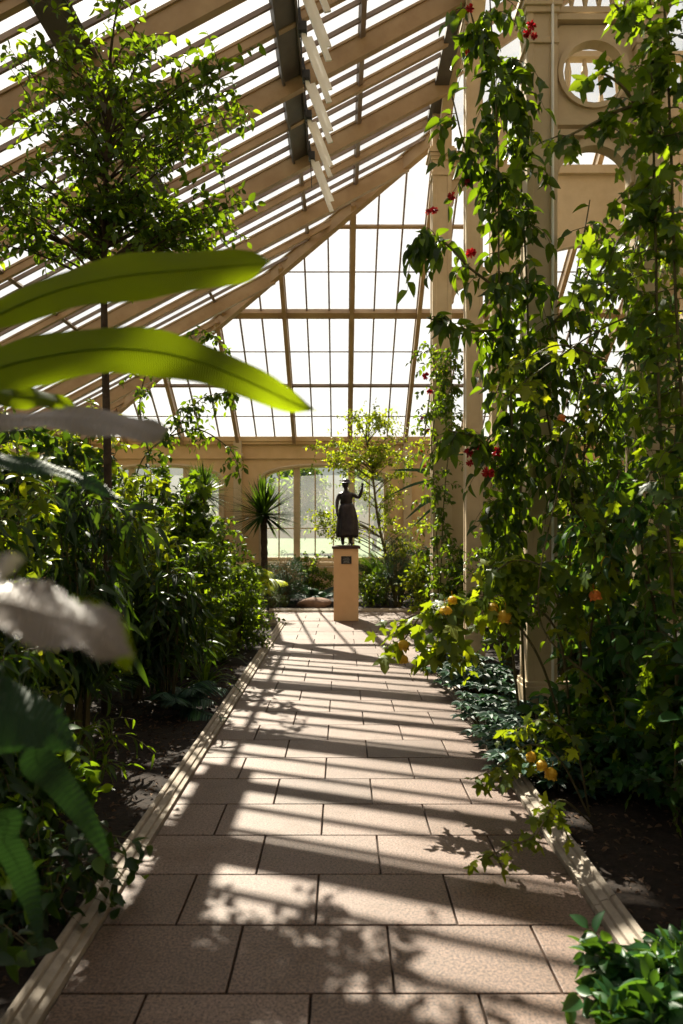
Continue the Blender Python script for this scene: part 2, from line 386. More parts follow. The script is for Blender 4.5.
def vine(name, label, cat, stems, nside, slen, nl, size, kind, mat, bias=(0, 0, 0), droop=0.8, flowers=(), sr=0.012, tone=(0, 1), group=None, zmin=0.05, u0=0.0):
    base = np.array(list(stems[0][0])); root = thing(name, label, cat, tuple(base), group); lf, st = MB(), MB()
    bias = np.array(bias, float)
    for sp in stems:
        P = spine(sp, 40) - base; st.tube(P, np.linspace(sr, sr * 0.5, len(P)), 5, cap=False)
        L = np.linalg.norm(np.diff(P, axis=0), axis=1).sum(); k = max(3, int(nside * L))
        leafy(lf, P[2:], int(6 * L * (1 - u0)), size, kind, 0.02 + u0, 0.5, tone=tone)
        for _ in range(k):
            i = rng.integers(int(u0 * 38) + 1, 40); s0 = P[i]; d = nrm(rng.normal(size=3) * [1, 1, 0.35] + bias); l = slen * rng.uniform(0.4, 1.3)
            e = s0 + d * l * [1, 1, 0.6] + np.array([0, 0, -droop * l * rng.uniform(0.3, 1.1)])
            if e[2] + base[2] < zmin: e[2] = zmin - base[2] + rng.uniform(0, 0.1)
            Q = bez(s0, s0 + d * l * 0.7 + np.array([0, 0, 0.15 * l]), e, 6)
            st.tube(Q, np.linspace(sr * 0.35, sr * 0.15, 6), 3, cap=False)
            leafy(lf, Q, nl, size, kind, 0.1, droop, tone=tone)
    st.build('stem', 'twig', root); lf.build('foliage', mat, root, smooth=True)
    for kd, p, s in flowers: flower(kd, np.array(list(p)) - base, s, root, aim=(rng.uniform(-.3, .3), rng.uniform(-.3, .1), -1))
    return root

# ------------------------------------------------------------------ the setting: paving, kerbs, beds, lawn
XL, XR = -1.01, 1.10
slab, jo = MB(), MB()
jo.box((0.1, 5.7, -0.045), (3.6, 20, 0.05)); struct('floor', jo, 'joint')
g = 0.009
def add_slab(x0, x1, y0, y1):
    if x1 - x0 < 0.05 or y1 - y0 < 0.05: return
    slab.box(((x0 + x1) / 2, (y0 + y1) / 2, -0.012 + rng.uniform(-0.0008, 0.0008)), (x1 - x0 - g, y1 - y0 - g, 0.024), tone=float(np.clip(rng.normal(0.5, 0.25), 0, 1)))
y = 2.504 - 12 * 0.436; k = -12
while y < 14.4:
    cols = [XL] + ([-0.4125, 0.191, 0.792] if k % 2 == 0 else [-0.696, -0.109, 0.489]) + [XR]
    y1 = min(y + 0.436, 14.42)
    if y > 12.3: cols = [-1.5] + cols[1:] + [1.75]
    if 8.7 < y < 9.9: cols = cols + [1.56]
    for a, b in zip(cols[:-1], cols[1:]): add_slab(a, b, y, y1)
    y += 0.436; k += 1
struct('floor_paving', slab, 'slab', bevel=0.003)

def kerb(a, b, side, nm='kerb'):
    """moulded stone kerb from a to b; side: +1 when the bed lies to the right of a->b"""
    a, b = np.array([*a, 0.0]), np.array([*b, 0.0]); L = np.linalg.norm(b - a); t = (b - a) / L; x = np.array([t[1], -t[0], 0]) * side
    prof = [(0, -0.03), (0, 0.024), (0.026, 0.028), (0.029, 0.042), (0.050, 0.048), (0.060, 0.052), (0.063, 0.046), (0.068, 0.046), (0.072, 0.062), (0.080, 0.068), (0.094, 0.070), (0.101, 0.062), (0.103, -0.03)]
    n = max(1, round(L / 1.15))
    for i in range(n):
        p, q = a + t * (L * i / n + 0.003), a + t * (L * (i + 1) / n - 0.003)
        poly = [x * u + np.array([0, 0, z]) for u, z in prof]
        mb = MB(); mb.prism([v for v in poly], p, q); struct(nm, mb, 'kerb')
kerb((XL, -2.6), (XL, 12.3), -1); kerb((XR, -2.6), (XR, 8.7), 1)
kerb((XR, 9.95), (XR, 12.3), 1); kerb((XR + 0.09, 9.95), (1.65, 9.95), -1); kerb((XR + .09, 8.7), (1.6, 8.7), 1)
kerb((-1.6, 12.3), (XL - 0.1, 12.3), 1); kerb((-1.5, 12.31), (-1.5, 14.4), -1); kerb((-1.5, 14.42), (1.75, 14.42), -1); kerb((1.75, 12.3), (1.75, 14.4), 1)

def soil(name, x0, x1, y0, y1):
    nx, ny = max(2, int((x1 - x0) / 0.12)), max(2, int((y1 - y0) / 0.12))
    X, Yy = np.meshgrid(np.linspace(x0, x1, nx + 1), np.linspace(y0, y1, ny + 1))
    Z = 0.008 + 0.010 * np.sin(X * 7.1 + 3 * np.sin(Yy * 2.3)) * np.cos(Yy * 5.3) + rng.uniform(-0.006, 0.010, X.shape)
    V = np.stack([X, Yy, Z], -1).reshape(-1, 3); w_ = nx + 1
    mb = MB(); mb.add(V, [(j * w_ + i, j * w_ + i + 1, (j + 1) * w_ + i + 1, (j + 1) * w_ + i) for j in range(ny) for i in range(nx)])
    struct(name, mb, 'soil', smooth=True)
soil('ground', -7.1, XL - 0.098, -3, 12.3); soil('ground', -7.1, -1.58, 12.3, 18.9); soil('ground', -1.58, 1.84, 14.5, 18.9)
soil('ground', 1.84, 9.2, 9.9, 18.9); soil('ground', XR + 0.098, 9.2, -3, 8.7); soil('ground', 1.6, 9.2, 8.7, 9.9); soil('ground', XR + .085, 1.84, 9.95, 12.3)
chips = MB(); n = 5200
P = np.stack([np.where(rng.random(n) < 0.5, rng.uniform(-2.6, XL - 0.12, n), rng.uniform(XR + 0.12, 2.8, n)), rng.uniform(2.2, 8.5, n), rng.uniform(0.018, 0.032, n)], 1)
a = rng.uniform(0, 6.28, n)
chips.leaves(LEAF['small'], P, np.stack([np.cos(a), np.sin(a), rng.normal(0, .15, n)], 1), np.array([0, 0, 1.]) + rng.normal(size=(n, 3)) * 0.5, rng.uniform(0.015, 0.05, n), rng.random(n), rng.uniform(.4, 1, n))
o = chips.build('bark_mulch', 'chip'); o['kind'] = 'stuff'; o['label'] = 'dark bark chippings and fallen leaves strewn over the soil beds'; o['category'] = 'mulch'

lawn = MB(); lawn.box((0, 110, -0.35), (300, 180, 0.3)); struct('lawn', lawn, 'grass')
out = MB(); out.box((0, -2, -0.6), (300, 44, 0.3)); struct('terrain', out, 'grass')

# ------------------------------------------------------------------ walls
EX, EZ = -7.19, 4.2; M1 = 0.53; YE = 19.0; M2 = 0.734; XT = 1.75
def roof_z(x): return EZ + M1 * (x - EX)
YT = YE - (roof_z(XT) - EZ) / M2      # where the end slope reaches the top

def wall_with_arches(centres, half, z_sill, z_spring, rise, x0, x1, ztop, to3, thick):
    """one wall; to3(u, v, w) maps along, height, depth to the world"""
    mb = MB(); edges = [x0]
    for c in centres: edges += [c - half, c + half]
    edges.append(x1)
    def slab_(poly):
        P0 = np.array([to3(u, v, 0) for u, v in poly]); P1 = np.array([to3(u, v, thick) for u, v in poly]); n_ = len(poly)
        mb.add(np.vstack([P0, P1]), [tuple(range(n_)), tuple(range(2 * n_ - 1, n_ - 1, -1))] + [(i, i + n_, (i + 1) % n_ + n_, (i + 1) % n_) for i in range(n_)])
    for i in range(0, len(edges), 2):
        if edges[i + 1] > edges[i]: slab_([(edges[i], 0), (edges[i + 1], 0), (edges[i + 1], ztop), (edges[i], ztop)])
    for c in centres:
        slab_([(c - half, 0), (c + half, 0), (c + half, z_sill), (c - half, z_sill)])
        us = np.linspace(-1, 1, 17)
        for a_, b_ in zip(us[:-1], us[1:]):
            f = lambda q: z_spring + rise * math.sqrt(max(0, 1 - abs(q) ** 2.4))
            slab_([(c + a_ * half, f(a_)), (c + b_ * half, f(b_)), (c + b_ * half, ztop), (c + a_ * half, ztop)])
    return mb
WC = [-4.96, -0.46, 4.04, 8.3]; WH = 1.71
mb = wall_with_arches(WC[:3], WH, 0.84, 3.02, 0.40, -7.3, 9.3, 4.1, lambda u, v, w_: (u, YE + w_, v), 0.35)
struct('wall_back', mb, 'endwall')
corn = MB()
for z, d, hh in ((4.16, 0.16, 0.12), (4.06, 0.11, 0.08), (3.66, 0.05, 0.05)): corn.box((1.0, YE - d / 2, z), (16.4, d, hh))
struct('trim_1', corn, 'endwall')
for i, c in enumerate(WC[:3]):     # arch mouldings, window bars, panes
    mo = MB(); us = np.linspace(-1.04, 1.04, 24)
    pts = [(c + q * (WH), YE - 0.02, 3.02 + 0.03 + 0.42 * math.sqrt(max(0, 1 - (abs(q) / 1.04) ** 2.4))) for q in us]
    mo.tube(pts, 0.045, 6); mo.beam((c - WH - 0.03, YE - 0.02, 0.84), (c - WH - 0.03, YE - 0.02, 3.05), 0.08, 0.06, (0, 1, 0)); mo.beam((c + WH + 0.03, YE - 0.02, 0.84), (c + WH + 0.03, YE - 0.02, 3.05), 0.08, 0.06, (0, 1, 0))
    mo.box((c, YE - 0.04, 0.80), (2 * WH + 0.3, 0.16, 0.08))
    struct('trim_%d' % (i + 2), mo, 'cream')
    fr = MB()
    for dx in (-0.76, 0.73): fr.box((c + dx, YE + 0.14, 2.12), (0.17, 0.14, 2.58))
    for dx in (-1.66, 1.66): fr.box((c + dx, YE + 0.14, 1.98), (0.10, 0.12, 2.28))
    for dx in (-1.25, -0.26, 0.24, 1.22): fr.box((c + dx, YE + 0.16, 2.1), (0.035, 0.05, 2.5))
    fr.box((c, YE + 0.14, 0.90), (2 * WH, 0.14, 0.12)); fr.box((c, YE + 0.15, 1.75), (2 * WH, 0.04, 0.03))
    fr.build('window_%d' % (i + 1), 'cream')['kind'] = 'structure'
    pn = MB(); pn.box((c, YE + 0.17, 2.14), (2 * WH, 0.006, 2.6)); struct('window_%d_glass' % (i + 1), pn, 'clear')
    # wire mesh guard over the heating duct beneath the window
    gd = thing('mesh_guard', 'cream wire mesh guard over the pipes under the %s arched window' % ('west end', 'statue', 'east end')[i], 'guard', (c, YE - 0.25, 0.008))
    f1 = MB()
    for z in (0.05, 0.70): f1.box((0, 0, z), (3.4, 0.03, 0.04))
    for q in np.linspace(-1.68, 1.68, 5): f1.box((q, 0, 0.37), (0.04, 0.03, 0.72))
    f1.build('frame', 'cream', gd); f2 = MB()
    for q in np.arange(-1.65, 1.66, 0.055): f2.box((q, 0, 0.37), (0.006, 0.006, 0.64))
    for z in np.arange(0.1, 0.7, 0.055): f2.box((0, 0.004, z), (3.36, 0.006, 0.006))
    f2.build('grille', 'cream', gd)
# pilaster brackets on the end wall
for x in (-2.80, 1.78):
    mb = MB(); mb.box((x, YE - 0.09, 2.1), (0.22, 0.18, 4.0)); mb.box((x, YE - 0.12, 0.4), (0.30, 0.24, 0.8)); mb.box((x, YE - 0.13, 3.72), (0.30, 0.26, 0.10))
    struct('pillar', mb, 'cream', bevel=0.01)
# long left wall and the wall behind the camera, both arched and glazed
lc = [16.2, 11.7, 7.2, 2.7, -1.2]
mb = wall_with_arches(sorted(lc), 1.7, 0.84, 3.0, 0.4, -3.2, YE, 4.1, lambda u, v, w_: (EX - w_, u, v), 0.3)
struct('wall_left', mb, 'cream')
for i, c in enumerate(lc):
    fr = MB()
    for d in (-1.65, -0.75, 0.75, 1.65): fr.box((EX - 0.14, c + d, 2.0), (0.1, 0.1, 2.4))
    fr.box((EX - 0.14, c, 0.9), (0.1, 3.4, 0.12)); fr.build('window_%d' % (i + 4), 'cream')['kind'] = 'structure'
    pn = MB(); pn.box((EX - 0.15, c, 2.14), (0.006, 3.4, 2.6)); struct('window_%d_glass' % (i + 4), pn, 'clear')
mb = wall_with_arches([-4.96, -0.46, 4.04], 1.9, 0.5, 3.2, 0.4, -7.3, 9.3, 4.2, lambda u, v, w_: (u, -3.2 - w_, v), 0.3); struct('wall_front', mb, 'cream')
for i, c in enumerate([-4.96, -0.46, 4.04]):
    pn = MB(); pn.box((c, -3.35, 2.1), (3.8, 0.006, 3.2)); struct('window_%d_glass' % (i + 14), pn, 'clear')
mb = wall_with_arches([-0.5, 4.0, 8.5, 13.0], 1.7, 0.84, 3.0, 0.4, -3.2, YE, 8.9, lambda u, v, w_: (9.3 + w_, u, v), 0.3)
struct('wall_right', mb, 'cream')
for i, c in enumerate([-0.5, 4.0, 8.5, 13.0]):
    pn = MB(); pn.box((9.4, c, 2.14), (0.006, 3.4, 2.6)); struct('window_%d_glass' % (i + 9), pn, 'clear')
    fr = MB()
    for d in (-1.65, -0.75, 0.75, 1.65): fr.box((9.4, c + d, 2.0), (0.1, 0.1, 2.4))
    fr.build('window_%d' % (i + 9), 'cream')['kind'] = 'structure'

# ------------------------------------------------------------------ the glazed roof
def sl(x, y_, off=0.0):        # point on the side slope, off measured square below the glass
    n_ = np.array([-M1, 0, 1]) / math.hypot(M1, 1); return np.array([x, y_, roof_z(x)]) - n_ * off
def el(x, y_, off=0.0):        # point on the end slope
    n_ = np.array([0, M2, 1]) / math.hypot(M2, 1); return np.array([x, y_, EZ + M2 * (YE - y_)]) - n_ * off
UP1 = (-M1, 0, 1); UP2 = (0, M2, 1)
def hip_x(y_): return EX + (YE - y_) * M2 / M1      # x of the hip line at depth y_
def x_end(y_): return XT if y_ <= YT else hip_x(y_)

# glass
mb = MB(); n1 = np.array([-M1, 0, 1]) / math.hypot(M1, 1) * 0.006
quad = [sl(EX, -3.2), sl(XT, -3.2), sl(XT, YT), sl(EX, YE)]
mb.prism(quad, (0, 0, 0), n1); struct('ceiling_glass', mb, 'glass')
mb = MB(); n2 = np.array([0, M2, 1]) / math.hypot(M2, 1) * 0.006
mb.prism([el(EX, YE), el(XT, YT), el(9.3, YT), el(9.3, YE)], (0, 0, 0), n2); struct('ceiling_end_glass', mb, 'glass')

# side rafters and the thin bars between them
Y0 = 9.13; SP = 0.96
for k in range(-12, 11):
    y_ = Y0 + k * SP
    if y_ < -3.2 or y_ > YE - 0.3: continue
    deep = k % 2 == 0; dp = 0.28 if deep else 0.13; wd = 0.10 if deep else 0.07
    xe = x_end(y_) - 0.04
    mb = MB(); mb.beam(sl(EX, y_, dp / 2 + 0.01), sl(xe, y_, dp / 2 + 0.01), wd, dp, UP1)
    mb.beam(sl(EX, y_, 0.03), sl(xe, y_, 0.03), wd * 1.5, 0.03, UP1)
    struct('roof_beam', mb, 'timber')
    for j in (1, 2):
        yb = y_ + SP * j / 3
        if yb > YE - 0.2: continue
        mb = MB(); mb.beam(sl(EX, yb, 0.035), sl(x_end(yb) - 0.03, yb, 0.035), 0.032, 0.055, UP1); struct('ceiling_trim', mb, 'bar')
# purlins at glass level
for x, wd, dp, mt, y1_ in ((-2.71, 0.30, 0.12, 'purlin', 10.3), (-2.71, 0.06, 0.06, 'bar', 99), (-0.70, 0.26, 0.12, 'purlin', 11.0), (-0.70, 0.06, 0.07, 'bar', 99), (0.24, 0.07, 0.08, 'bar', 99), (-4.9, 0.06, 0.06, 'bar', 99)):
    ye = min(y1_, YE - (roof_z(x) - EZ) / M2 - 0.05); ys = -3.2 if y1_ < 50 or abs(x) < 0.5 or x < -4 else {-2.71: 10.3, -0.70: 11.0}[x]
    mb = MB(); mb.beam(sl(x, ys, dp / 2 + 0.005), sl(x, ye, dp / 2 + 0.005), wd, dp, UP1)
    if wd > 0.2:
        for e_ in (-1, 1): mb.beam(sl(x + e_ * wd * 0.45, ys, dp + 0.02), sl(x + e_ * wd * 0.45, ye, dp + 0.02), 0.03, 0.05, UP1)
    struct('roof_beam', mb, mt)
# eaves gutter and hip beam
mb = MB(); mb.box((EX - 0.05, 7.9, 4.15), (0.3, 22.2, 0.12)); struct('cornice', mb, 'cream')
a, b = sl(EX, YE, 0.13), sl(XT - 0.05, YT, 0.13)
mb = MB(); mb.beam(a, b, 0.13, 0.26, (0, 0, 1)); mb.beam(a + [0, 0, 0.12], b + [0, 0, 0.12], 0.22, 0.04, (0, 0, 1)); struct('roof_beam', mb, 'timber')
# end-slope ribs, three panes to a bay
for i, x in enumerate([-5.81, -4.30, -2.80, -1.276, 0.228, 1.73, 3.24, 4.75, 6.25, 7.75]):
    yt = max(YT, YE - (x - EX) * M1 / M2)
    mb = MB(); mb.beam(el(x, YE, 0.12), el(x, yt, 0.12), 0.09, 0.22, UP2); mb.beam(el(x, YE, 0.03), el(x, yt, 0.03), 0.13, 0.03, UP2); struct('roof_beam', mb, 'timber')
    for j in (1, 2):
        xb = x + 1.503 * j / 3; yt = max(YT, YE - (xb - EX) * M1 / M2)
        mb = MB(); mb.beam(el(xb, YE, 0.035), el(xb, yt, 0.035), 0.035, 0.06, UP2); struct('ceiling_trim', mb, 'bar')
for y_, wd, dp, mt in ((15.74, 0.16, 0.16, 'timber'), (17.45, 0.06, 0.07, 'bar'), (14.07, 0.06, 0.07, 'timber'), (14.89, 0.02, 0.02, 'bar'), (16.6, 0.02, 0.02, 'bar'), (18.3, 0.02, 0.02, 'bar')):
    x0 = hip_x(y_)
    mb = MB(); mb.beam(el(x0, y_, 0.06), el(9.2, y_, 0.06), wd, dp, UP2); struct('roof_beam' if wd > .1 else 'ceiling_trim', mb, mt)

# ------------------------------------------------------------------ the arcade on the right and the tall nave beyond it
CX = 1.72
def column(x, y_, w_, zcap, ztop, cap=True, panel=True, plinth=0.33):
    mb = MB(); h_ = ztop
    mb.box((x, y_, h_ / 2), (w_, w_, h_))
    if panel:      # raised corner strips leave a sunk face
        for sx in (-1, 1):
            for sy in (-1, 1):
                mb.box((x + sx * w_ * 0.42, y_ + sy * w_ * 0.42, h_ / 2), (w_ * 0.24, w_ * 0.24, h_ - 0.01))
    mb.box((x, y_, plinth / 2), (w_ * 1.35, w_ * 1.35, plinth)); mb.box((x, y_, plinth + 0.02), (w_ * 1.22, w_ * 1.22, 0.04))
    if cap:
        for dz, k_ in ((-0.34, 1.18), (-0.08, 1.22), (-0.03, 1.38), (0.03, 1.55), (0.08, 1.35)): mb.box((x, y_, zcap + dz), (w_ * k_, w_ * k_, 0.055))
    for z in (2.96,): mb.box((x, y_, z), (w_ * 1.14, w_ * 1.14, 0.05))
    struct('column', mb, 'cream', bevel=0.006)
column(CX, 6.12, 0.24, 6.2, 9.0); column(2.66, 6.12, 0.24, 6.2, 9.0)
column(CX, 9.15, 0.20, 8.25, 8.9); column(CX - 0.03, 11.9, 0.30, 8.0, 8.9); column(2.66, 11.9, 0.24, 8.0, 8.9)
column(CX, 2.9, 0.20, 8.25, 8.9); column(CX, 0.1, 0.24, 8.25, 8.9)
column(5.6, 6.12, 0.26, 6.2, 9.0); column(5.6, 11.9, 0.26, 6.2, 9.0); column(6.5, 6.12, 0.26, 6.2, 9.0)

def ring(mb, c, r, wd, dp, a0=0, a1=360, n=28, ax='x'):
    A = np.radians(np.linspace(a0, a1, n + 1))
    for p, q in zip(A[:-1], A[1:]):
        pts = []
        for t_, rr in ((p, r), (q, r), (q, r + wd), (p, r + wd)):
            u, v = math.cos(t_) * rr, math.sin(t_) * rr
            pts.append((c[0] + u, c[1], c[2] + v) if ax == 'x' else (c[0], c[1] + u, c[2] + v))
        off = np.array([0, dp / 2, 0]) if ax == 'x' else np.array([dp / 2, 0, 0])
        mb.prism(pts, -off, off)
def spandrel(mb, c, r, hx, hz, dp, ax='x', n=32, a0=0, a1=360):
    """rectangular panel hx by hz (half sizes) with a round hole r"""
    A = np.radians(np.linspace(a0, a1, n + 1)); off = np.array([0, dp / 2, 0]) if ax == 'x' else np.array([dp / 2, 0, 0])
    def rect(t_):
        cu, sv = math.cos(t_), math.sin(t_); k_ = min(hx / max(abs(cu), 1e-6), hz / max(abs(sv), 1e-6)); return cu * k_, sv * k_
    for p, q in zip(A[:-1], A[1:]):
        pts = []
        for (u, v) in ((math.cos(p) * r, math.sin(p) * r), (math.cos(q) * r, math.sin(q) * r), rect(q), rect(p)):
            pts.append((c[0] + u, c[1], c[2] + v) if ax == 'x' else (c[0], c[1] + u, c[2] + v))
        mb.prism(pts, -off, off)
# screen between the paired columns at 6.12: pierced roundel panel over an arch
pc = ((CX + 2.66) / 2, 6.12); hw = (2.66 - CX) / 2 - 0.12
mb = MB(); spandrel(mb, (pc[0], pc[1], 5.64), 0.27, hw, 0.42, 0.06); ring(mb, (pc[0], pc[1], 5.64), 0.27, 0.045, 0.12)
for z in (6.10, 5.19, 5.10): mb.box((pc[0], pc[1], z), (2 * hw, 0.16, 0.05))
struct('wall_screen_panel', mb, 'cream')
mb = MB(); ring(mb, (pc[0], pc[1], 4.68), hw - 0.03, 0.06, 0.12, 0, 180)
spandrel(mb, (pc[0], pc[1], 4.68), hw - 0.0, hw, 0.40, 0.06, a0=0, a1=180); struct('wall_screen_panel', mb, 'cream')
mb = MB(); mb.box((pc[0], pc[1], 0.17), (2 * hw, 0.10, 0.30)); mb.box((pc[0], pc[1], 0.33), (2 * hw, 0.16, 0.05)); struct('wall_screen_panel', mb, 'cream')
mb = MB(); mb.box((pc[0], 6.12, 6.95), (2 * hw, 0.06, 0.05)); mb.box((pc[0], 6.12, 6.20), (2 * hw, 0.06, 0.05))
for q in np.linspace(-hw + 0.05, hw - 0.05, 6): mb.lathe([(0.012, 0), (0.035, 0.12), (0.015, 0.25), (0.03, 0.5), (0.012, 0.7)], (pc[0] + q, 6.12, 6.22), 8)
struct('trim_20', mb, 'cream')
# two-tier arched screen at 11.9
hw2 = (2.66 - CX) / 2 - 0.12
for z0_, z1_ in ((6.1, 7.62), (3.05, 5.95)):
    mb = MB(); zc = z1_ - hw2 - 0.06
    ring(mb, (pc[0], 11.9, zc), hw2 - 0.06, 0.05, 0.12, 0, 180); spandrel(mb, (pc[0], 11.9, zc), hw2 - 0.02, hw2, hw2 + 0.06, 0.06, a0=0, a1=180)
    for z in (z0_, z1_ + 0.03): mb.box((pc[0], 11.9, z), (2 * hw2, 0.14, 0.06))
    mb.box((pc[0], 11.9, (z0_ + zc) / 2), (0.04, 0.05, zc - z0_))
    struct('wall_screen_panel', mb, 'cream')
mb = MB(); mb.box((pc[0], 11.9, 1.5), (2 * hw2, 0.08, 2.9)); mb.box((pc[0], 11.9, 8.0), (2 * hw2, 0.2, 0.16)); mb.box((pc[0], 11.9, 7.83), (2 * hw2, 0.1, 0.2)); struct('wall_screen_panel', mb, 'cream')
# arches of the arcade from column to column, wall above
Ys = [0.1, 2.9, 6.12, 9.15, 11.9]
for i, (a, b) in enumerate(zip(Ys[:-1], Ys[1:])):
    mb = MB(); n_ = 20; c = (a + b) / 2; hh = (b - a) / 2 - 0.1; zs = 7.95 ; rise = 0.95
    A = np.linspace(0, math.pi, n_ + 1)
    for p, q in zip(A[:-1], A[1:]):
        pts = [(CX, c + math.cos(t_) * (hh - e), zs + math.sin(t_) * (rise - e)) for t_, e in ((p, 0.0), (q, 0.0), (q, 0.14), (p, 0.14))]
        mb.prism(pts, (-0.09, 0, 0), (0.09, 0, 0))
        pts = [(CX, c + math.cos(p) * hh, zs + math.sin(p) * rise), (CX, c + math.cos(q) * hh, zs + math.sin(q) * rise), (CX, c + math.cos(q) * hh, 9.0), (CX, c + math.cos(p) * hh, 9.0)]
        mb.prism(pts, (-0.04, 0, 0), (0.04, 0, 0))
    struct('wall_arch', mb, 'cream')
mb = MB(); mb.box((CX, 4.4, 9.3), (0.14, 15.4, 0.7)); struct('wall_clerestory', mb, 'cream')
mb = MB(); mb.box((CX - 0.14, 4.4, 8.72), (0.22, 15.4, 0.10)); mb.box((CX - 0.06, 4.4, 8.96), (0.30, 15.4, 0.12)); struct('cornice', mb, 'purlin')
# gallery inside the nave: floor edge with balusters, upper arches
mb = MB(); mb.box((5.6, 4.4, 5.05), (0.5, 15.4, 0.14)); mb.box((5.6, 4.4, 5.9), (0.12, 15.4, 0.07)); struct('beam', mb, 'cream')
mb = MB()
for q in np.arange(-2.8, 12, 0.22): mb.lathe([(0.015, 0), (0.045, 0.15), (0.02, 0.35), (0.04, 0.6), (0.015, 0.78)], (5.6, q, 5.1), 6)
struct('trim_21', mb, 'cream')
# gallery crossing the nave: beam, balusters and an arch beneath
mb = MB(); mb.box((4.1, 8.5, 6.62), (3.0, 0.5, 0.16)); mb.box((4.1, 8.5, 7.42), (3.0, 0.12, 0.07)); struct('beam', mb, 'cream')
mb = MB()
for q in np.arange(2.75, 5.5, 0.2): mb.lathe([(0.015, 0), (0.05, 0.12), (0.02, 0.3), (0.045, 0.55), (0.015, 0.72)], (q, 8.5, 6.68), 8)
struct('trim_22', mb, 'cream')
mb = MB(); n_ = 20; A = np.linspace(0, math.pi, n_ + 1)
for p, q in zip(A[:-1], A[1:]):
    f = lambda t_: (4.13 + math.cos(t_) * 1.35, 11.9, 5.3 + math.sin(t_) * 1.2)
    g_ = lambda t_: (4.13 + math.cos(t_) * 1.35, 11.9, 7.7)
    mb.prism([f(p), f(q), g_(q), g_(p)], (0, -0.06, 0), (0, 0.06, 0))
mb.box((4.13, 11.9, 7.75), (3.0, 0.3, 0.14)); struct('wall_arch', mb, 'cream')
# nave roof: glazed gable on iron trusses, with side glazing under the eaves
for x0, x1, z0_, z1_ in ((CX, 5.5, 9.65, 12.2), (5.5, 9.3, 12.2, 9.65)):
    mb = MB(); n_ = 0
    mb.prism([(x0, -3.2, z0_), (x1, -3.2, z1_), (x1, YT, z1_), (x0, YT, z0_)], (0, 0, 0), (0, 0, 0.006)); struct('ceiling_nave_glass', mb, 'glass')
    for q in np.arange(-3.0, YT, 0.9):
        mb = MB(); mb.beam((x0, q, z0_ - 0.1), (x1, q, z1_ - 0.1), 0.07, 0.2); struct('roof_beam', mb, 'timber')
mb = MB(); mb.prism([(CX, YT, 8.9), (9.3, YT, 8.9), (9.3, YT, 9.65), (5.5, YT, 12.2), (CX, YT, 9.65)], (0, 0, 0), (0, 0.006, 0)); struct('window_13_glass', mb, 'glass')
mb = MB(); mb.box((9.4, 4.4, 9.3), (0.1, 15.4, 0.7)); struct('wall_right_upper', mb, 'cream')

# roof vent openers hanging from the upper purlin
vg = None
labels = ['white roof vent flap over the path, second complete one from the top', 'white roof vent flap midway down the hanging row, third complete one from the top',
          'white roof vent flap fourth down the row, just above the lowest one', 'lowest and smallest-looking white roof vent flap at the far end of the row',
          'topmost complete white roof vent flap, just beneath the one the picture edge cuts', 'white roof vent flap cut by the top edge of the picture']
for i, y_ in enumerate([8.1, 8.95, 9.8, 10.85, 7.35, 6.7]):
    z_ = roof_z(-0.55) - 0.30
    if vg is None:
        vg = thing('roof_vent_flap', labels[0], 'roof vent', (-0.45, y_, z_))
        t_ = nrm(np.array([0.36, 0, -0.93])); up_ = np.array([0.93, 0.25, 0.36])
        for d_, l_, nm in ((0.0, 0.86, 'flap'), (0.075, 0.66, 'flap')):
            p = MB(); p.beam(np.array([d_, d_ * 0.8, 0]), np.array([d_, d_ * 0.8, 0]) + t_ * l_, 0.02, 0.065, up_); p.build(nm, 'white', vg)
        p = MB(); p.tube([(-0.03, -0.03, 0.28), (0.0, -0.03, -0.45)], 0.008, 6); p.build('rod', 'black', vg)
        p = MB(); p.box((0.0, 0, 0.05), (0.10, 0.14, 0.10)); p.tube([(-0.05, 0.02, 0.30), (0, 0, 0.05)], 0.015, 6); p.build('hinge', 'black', vg)
    else:
        copy_tree(vg, (-0.45 + rng.uniform(-.02, .02), y_, z_), rz=float(rng.uniform(-0.1, 0.1)), label=labels[i])

# slim grey conduit down the front of the near column
mb = MB(); mb.tube([(1.80, 5.965, 0.3), (1.80, 5.965, 8.9)], 0.012, 6)
o = mb.build('drain_pipe', 'white'); o['label'] = 'thin grey pipe running down the pillar with the vine'; o['category'] = 'pipe'

# ------------------------------------------------------------------ statue on its pedestal
PX, PY = 0.085, 13.2
ped = thing('pedestal', 'tall peach pedestal with black plaque standing at the path end', 'pedestal', (PX, PY, 0))
p = MB(); p.box((0, 0, 0.67), (0.46, 0.44, 1.34)); p.build('shaft', 'pedestal', ped, bevel=0.008)
p = MB(); p.box((0, 0, 1.365), (0.53, 0.50, 0.05)); p.build('cap', 'darkstone', ped, bevel=0.006)
pl = MB(); pl.box((0.005, -0.228, 1.13), (0.19, 0.014, 0.14)); pq = pl.build('plaque', 'black', ped)
pl = MB()
for i, (l_, z_) in enumerate(((0.10, 1.165), (0.13, 1.135), (0.09, 1.11), (0.12, 1.09))): pl.box((0.005, -0.236, z_), (l_, 0.003, 0.007))
pl.build('lettering', 'label', pq)

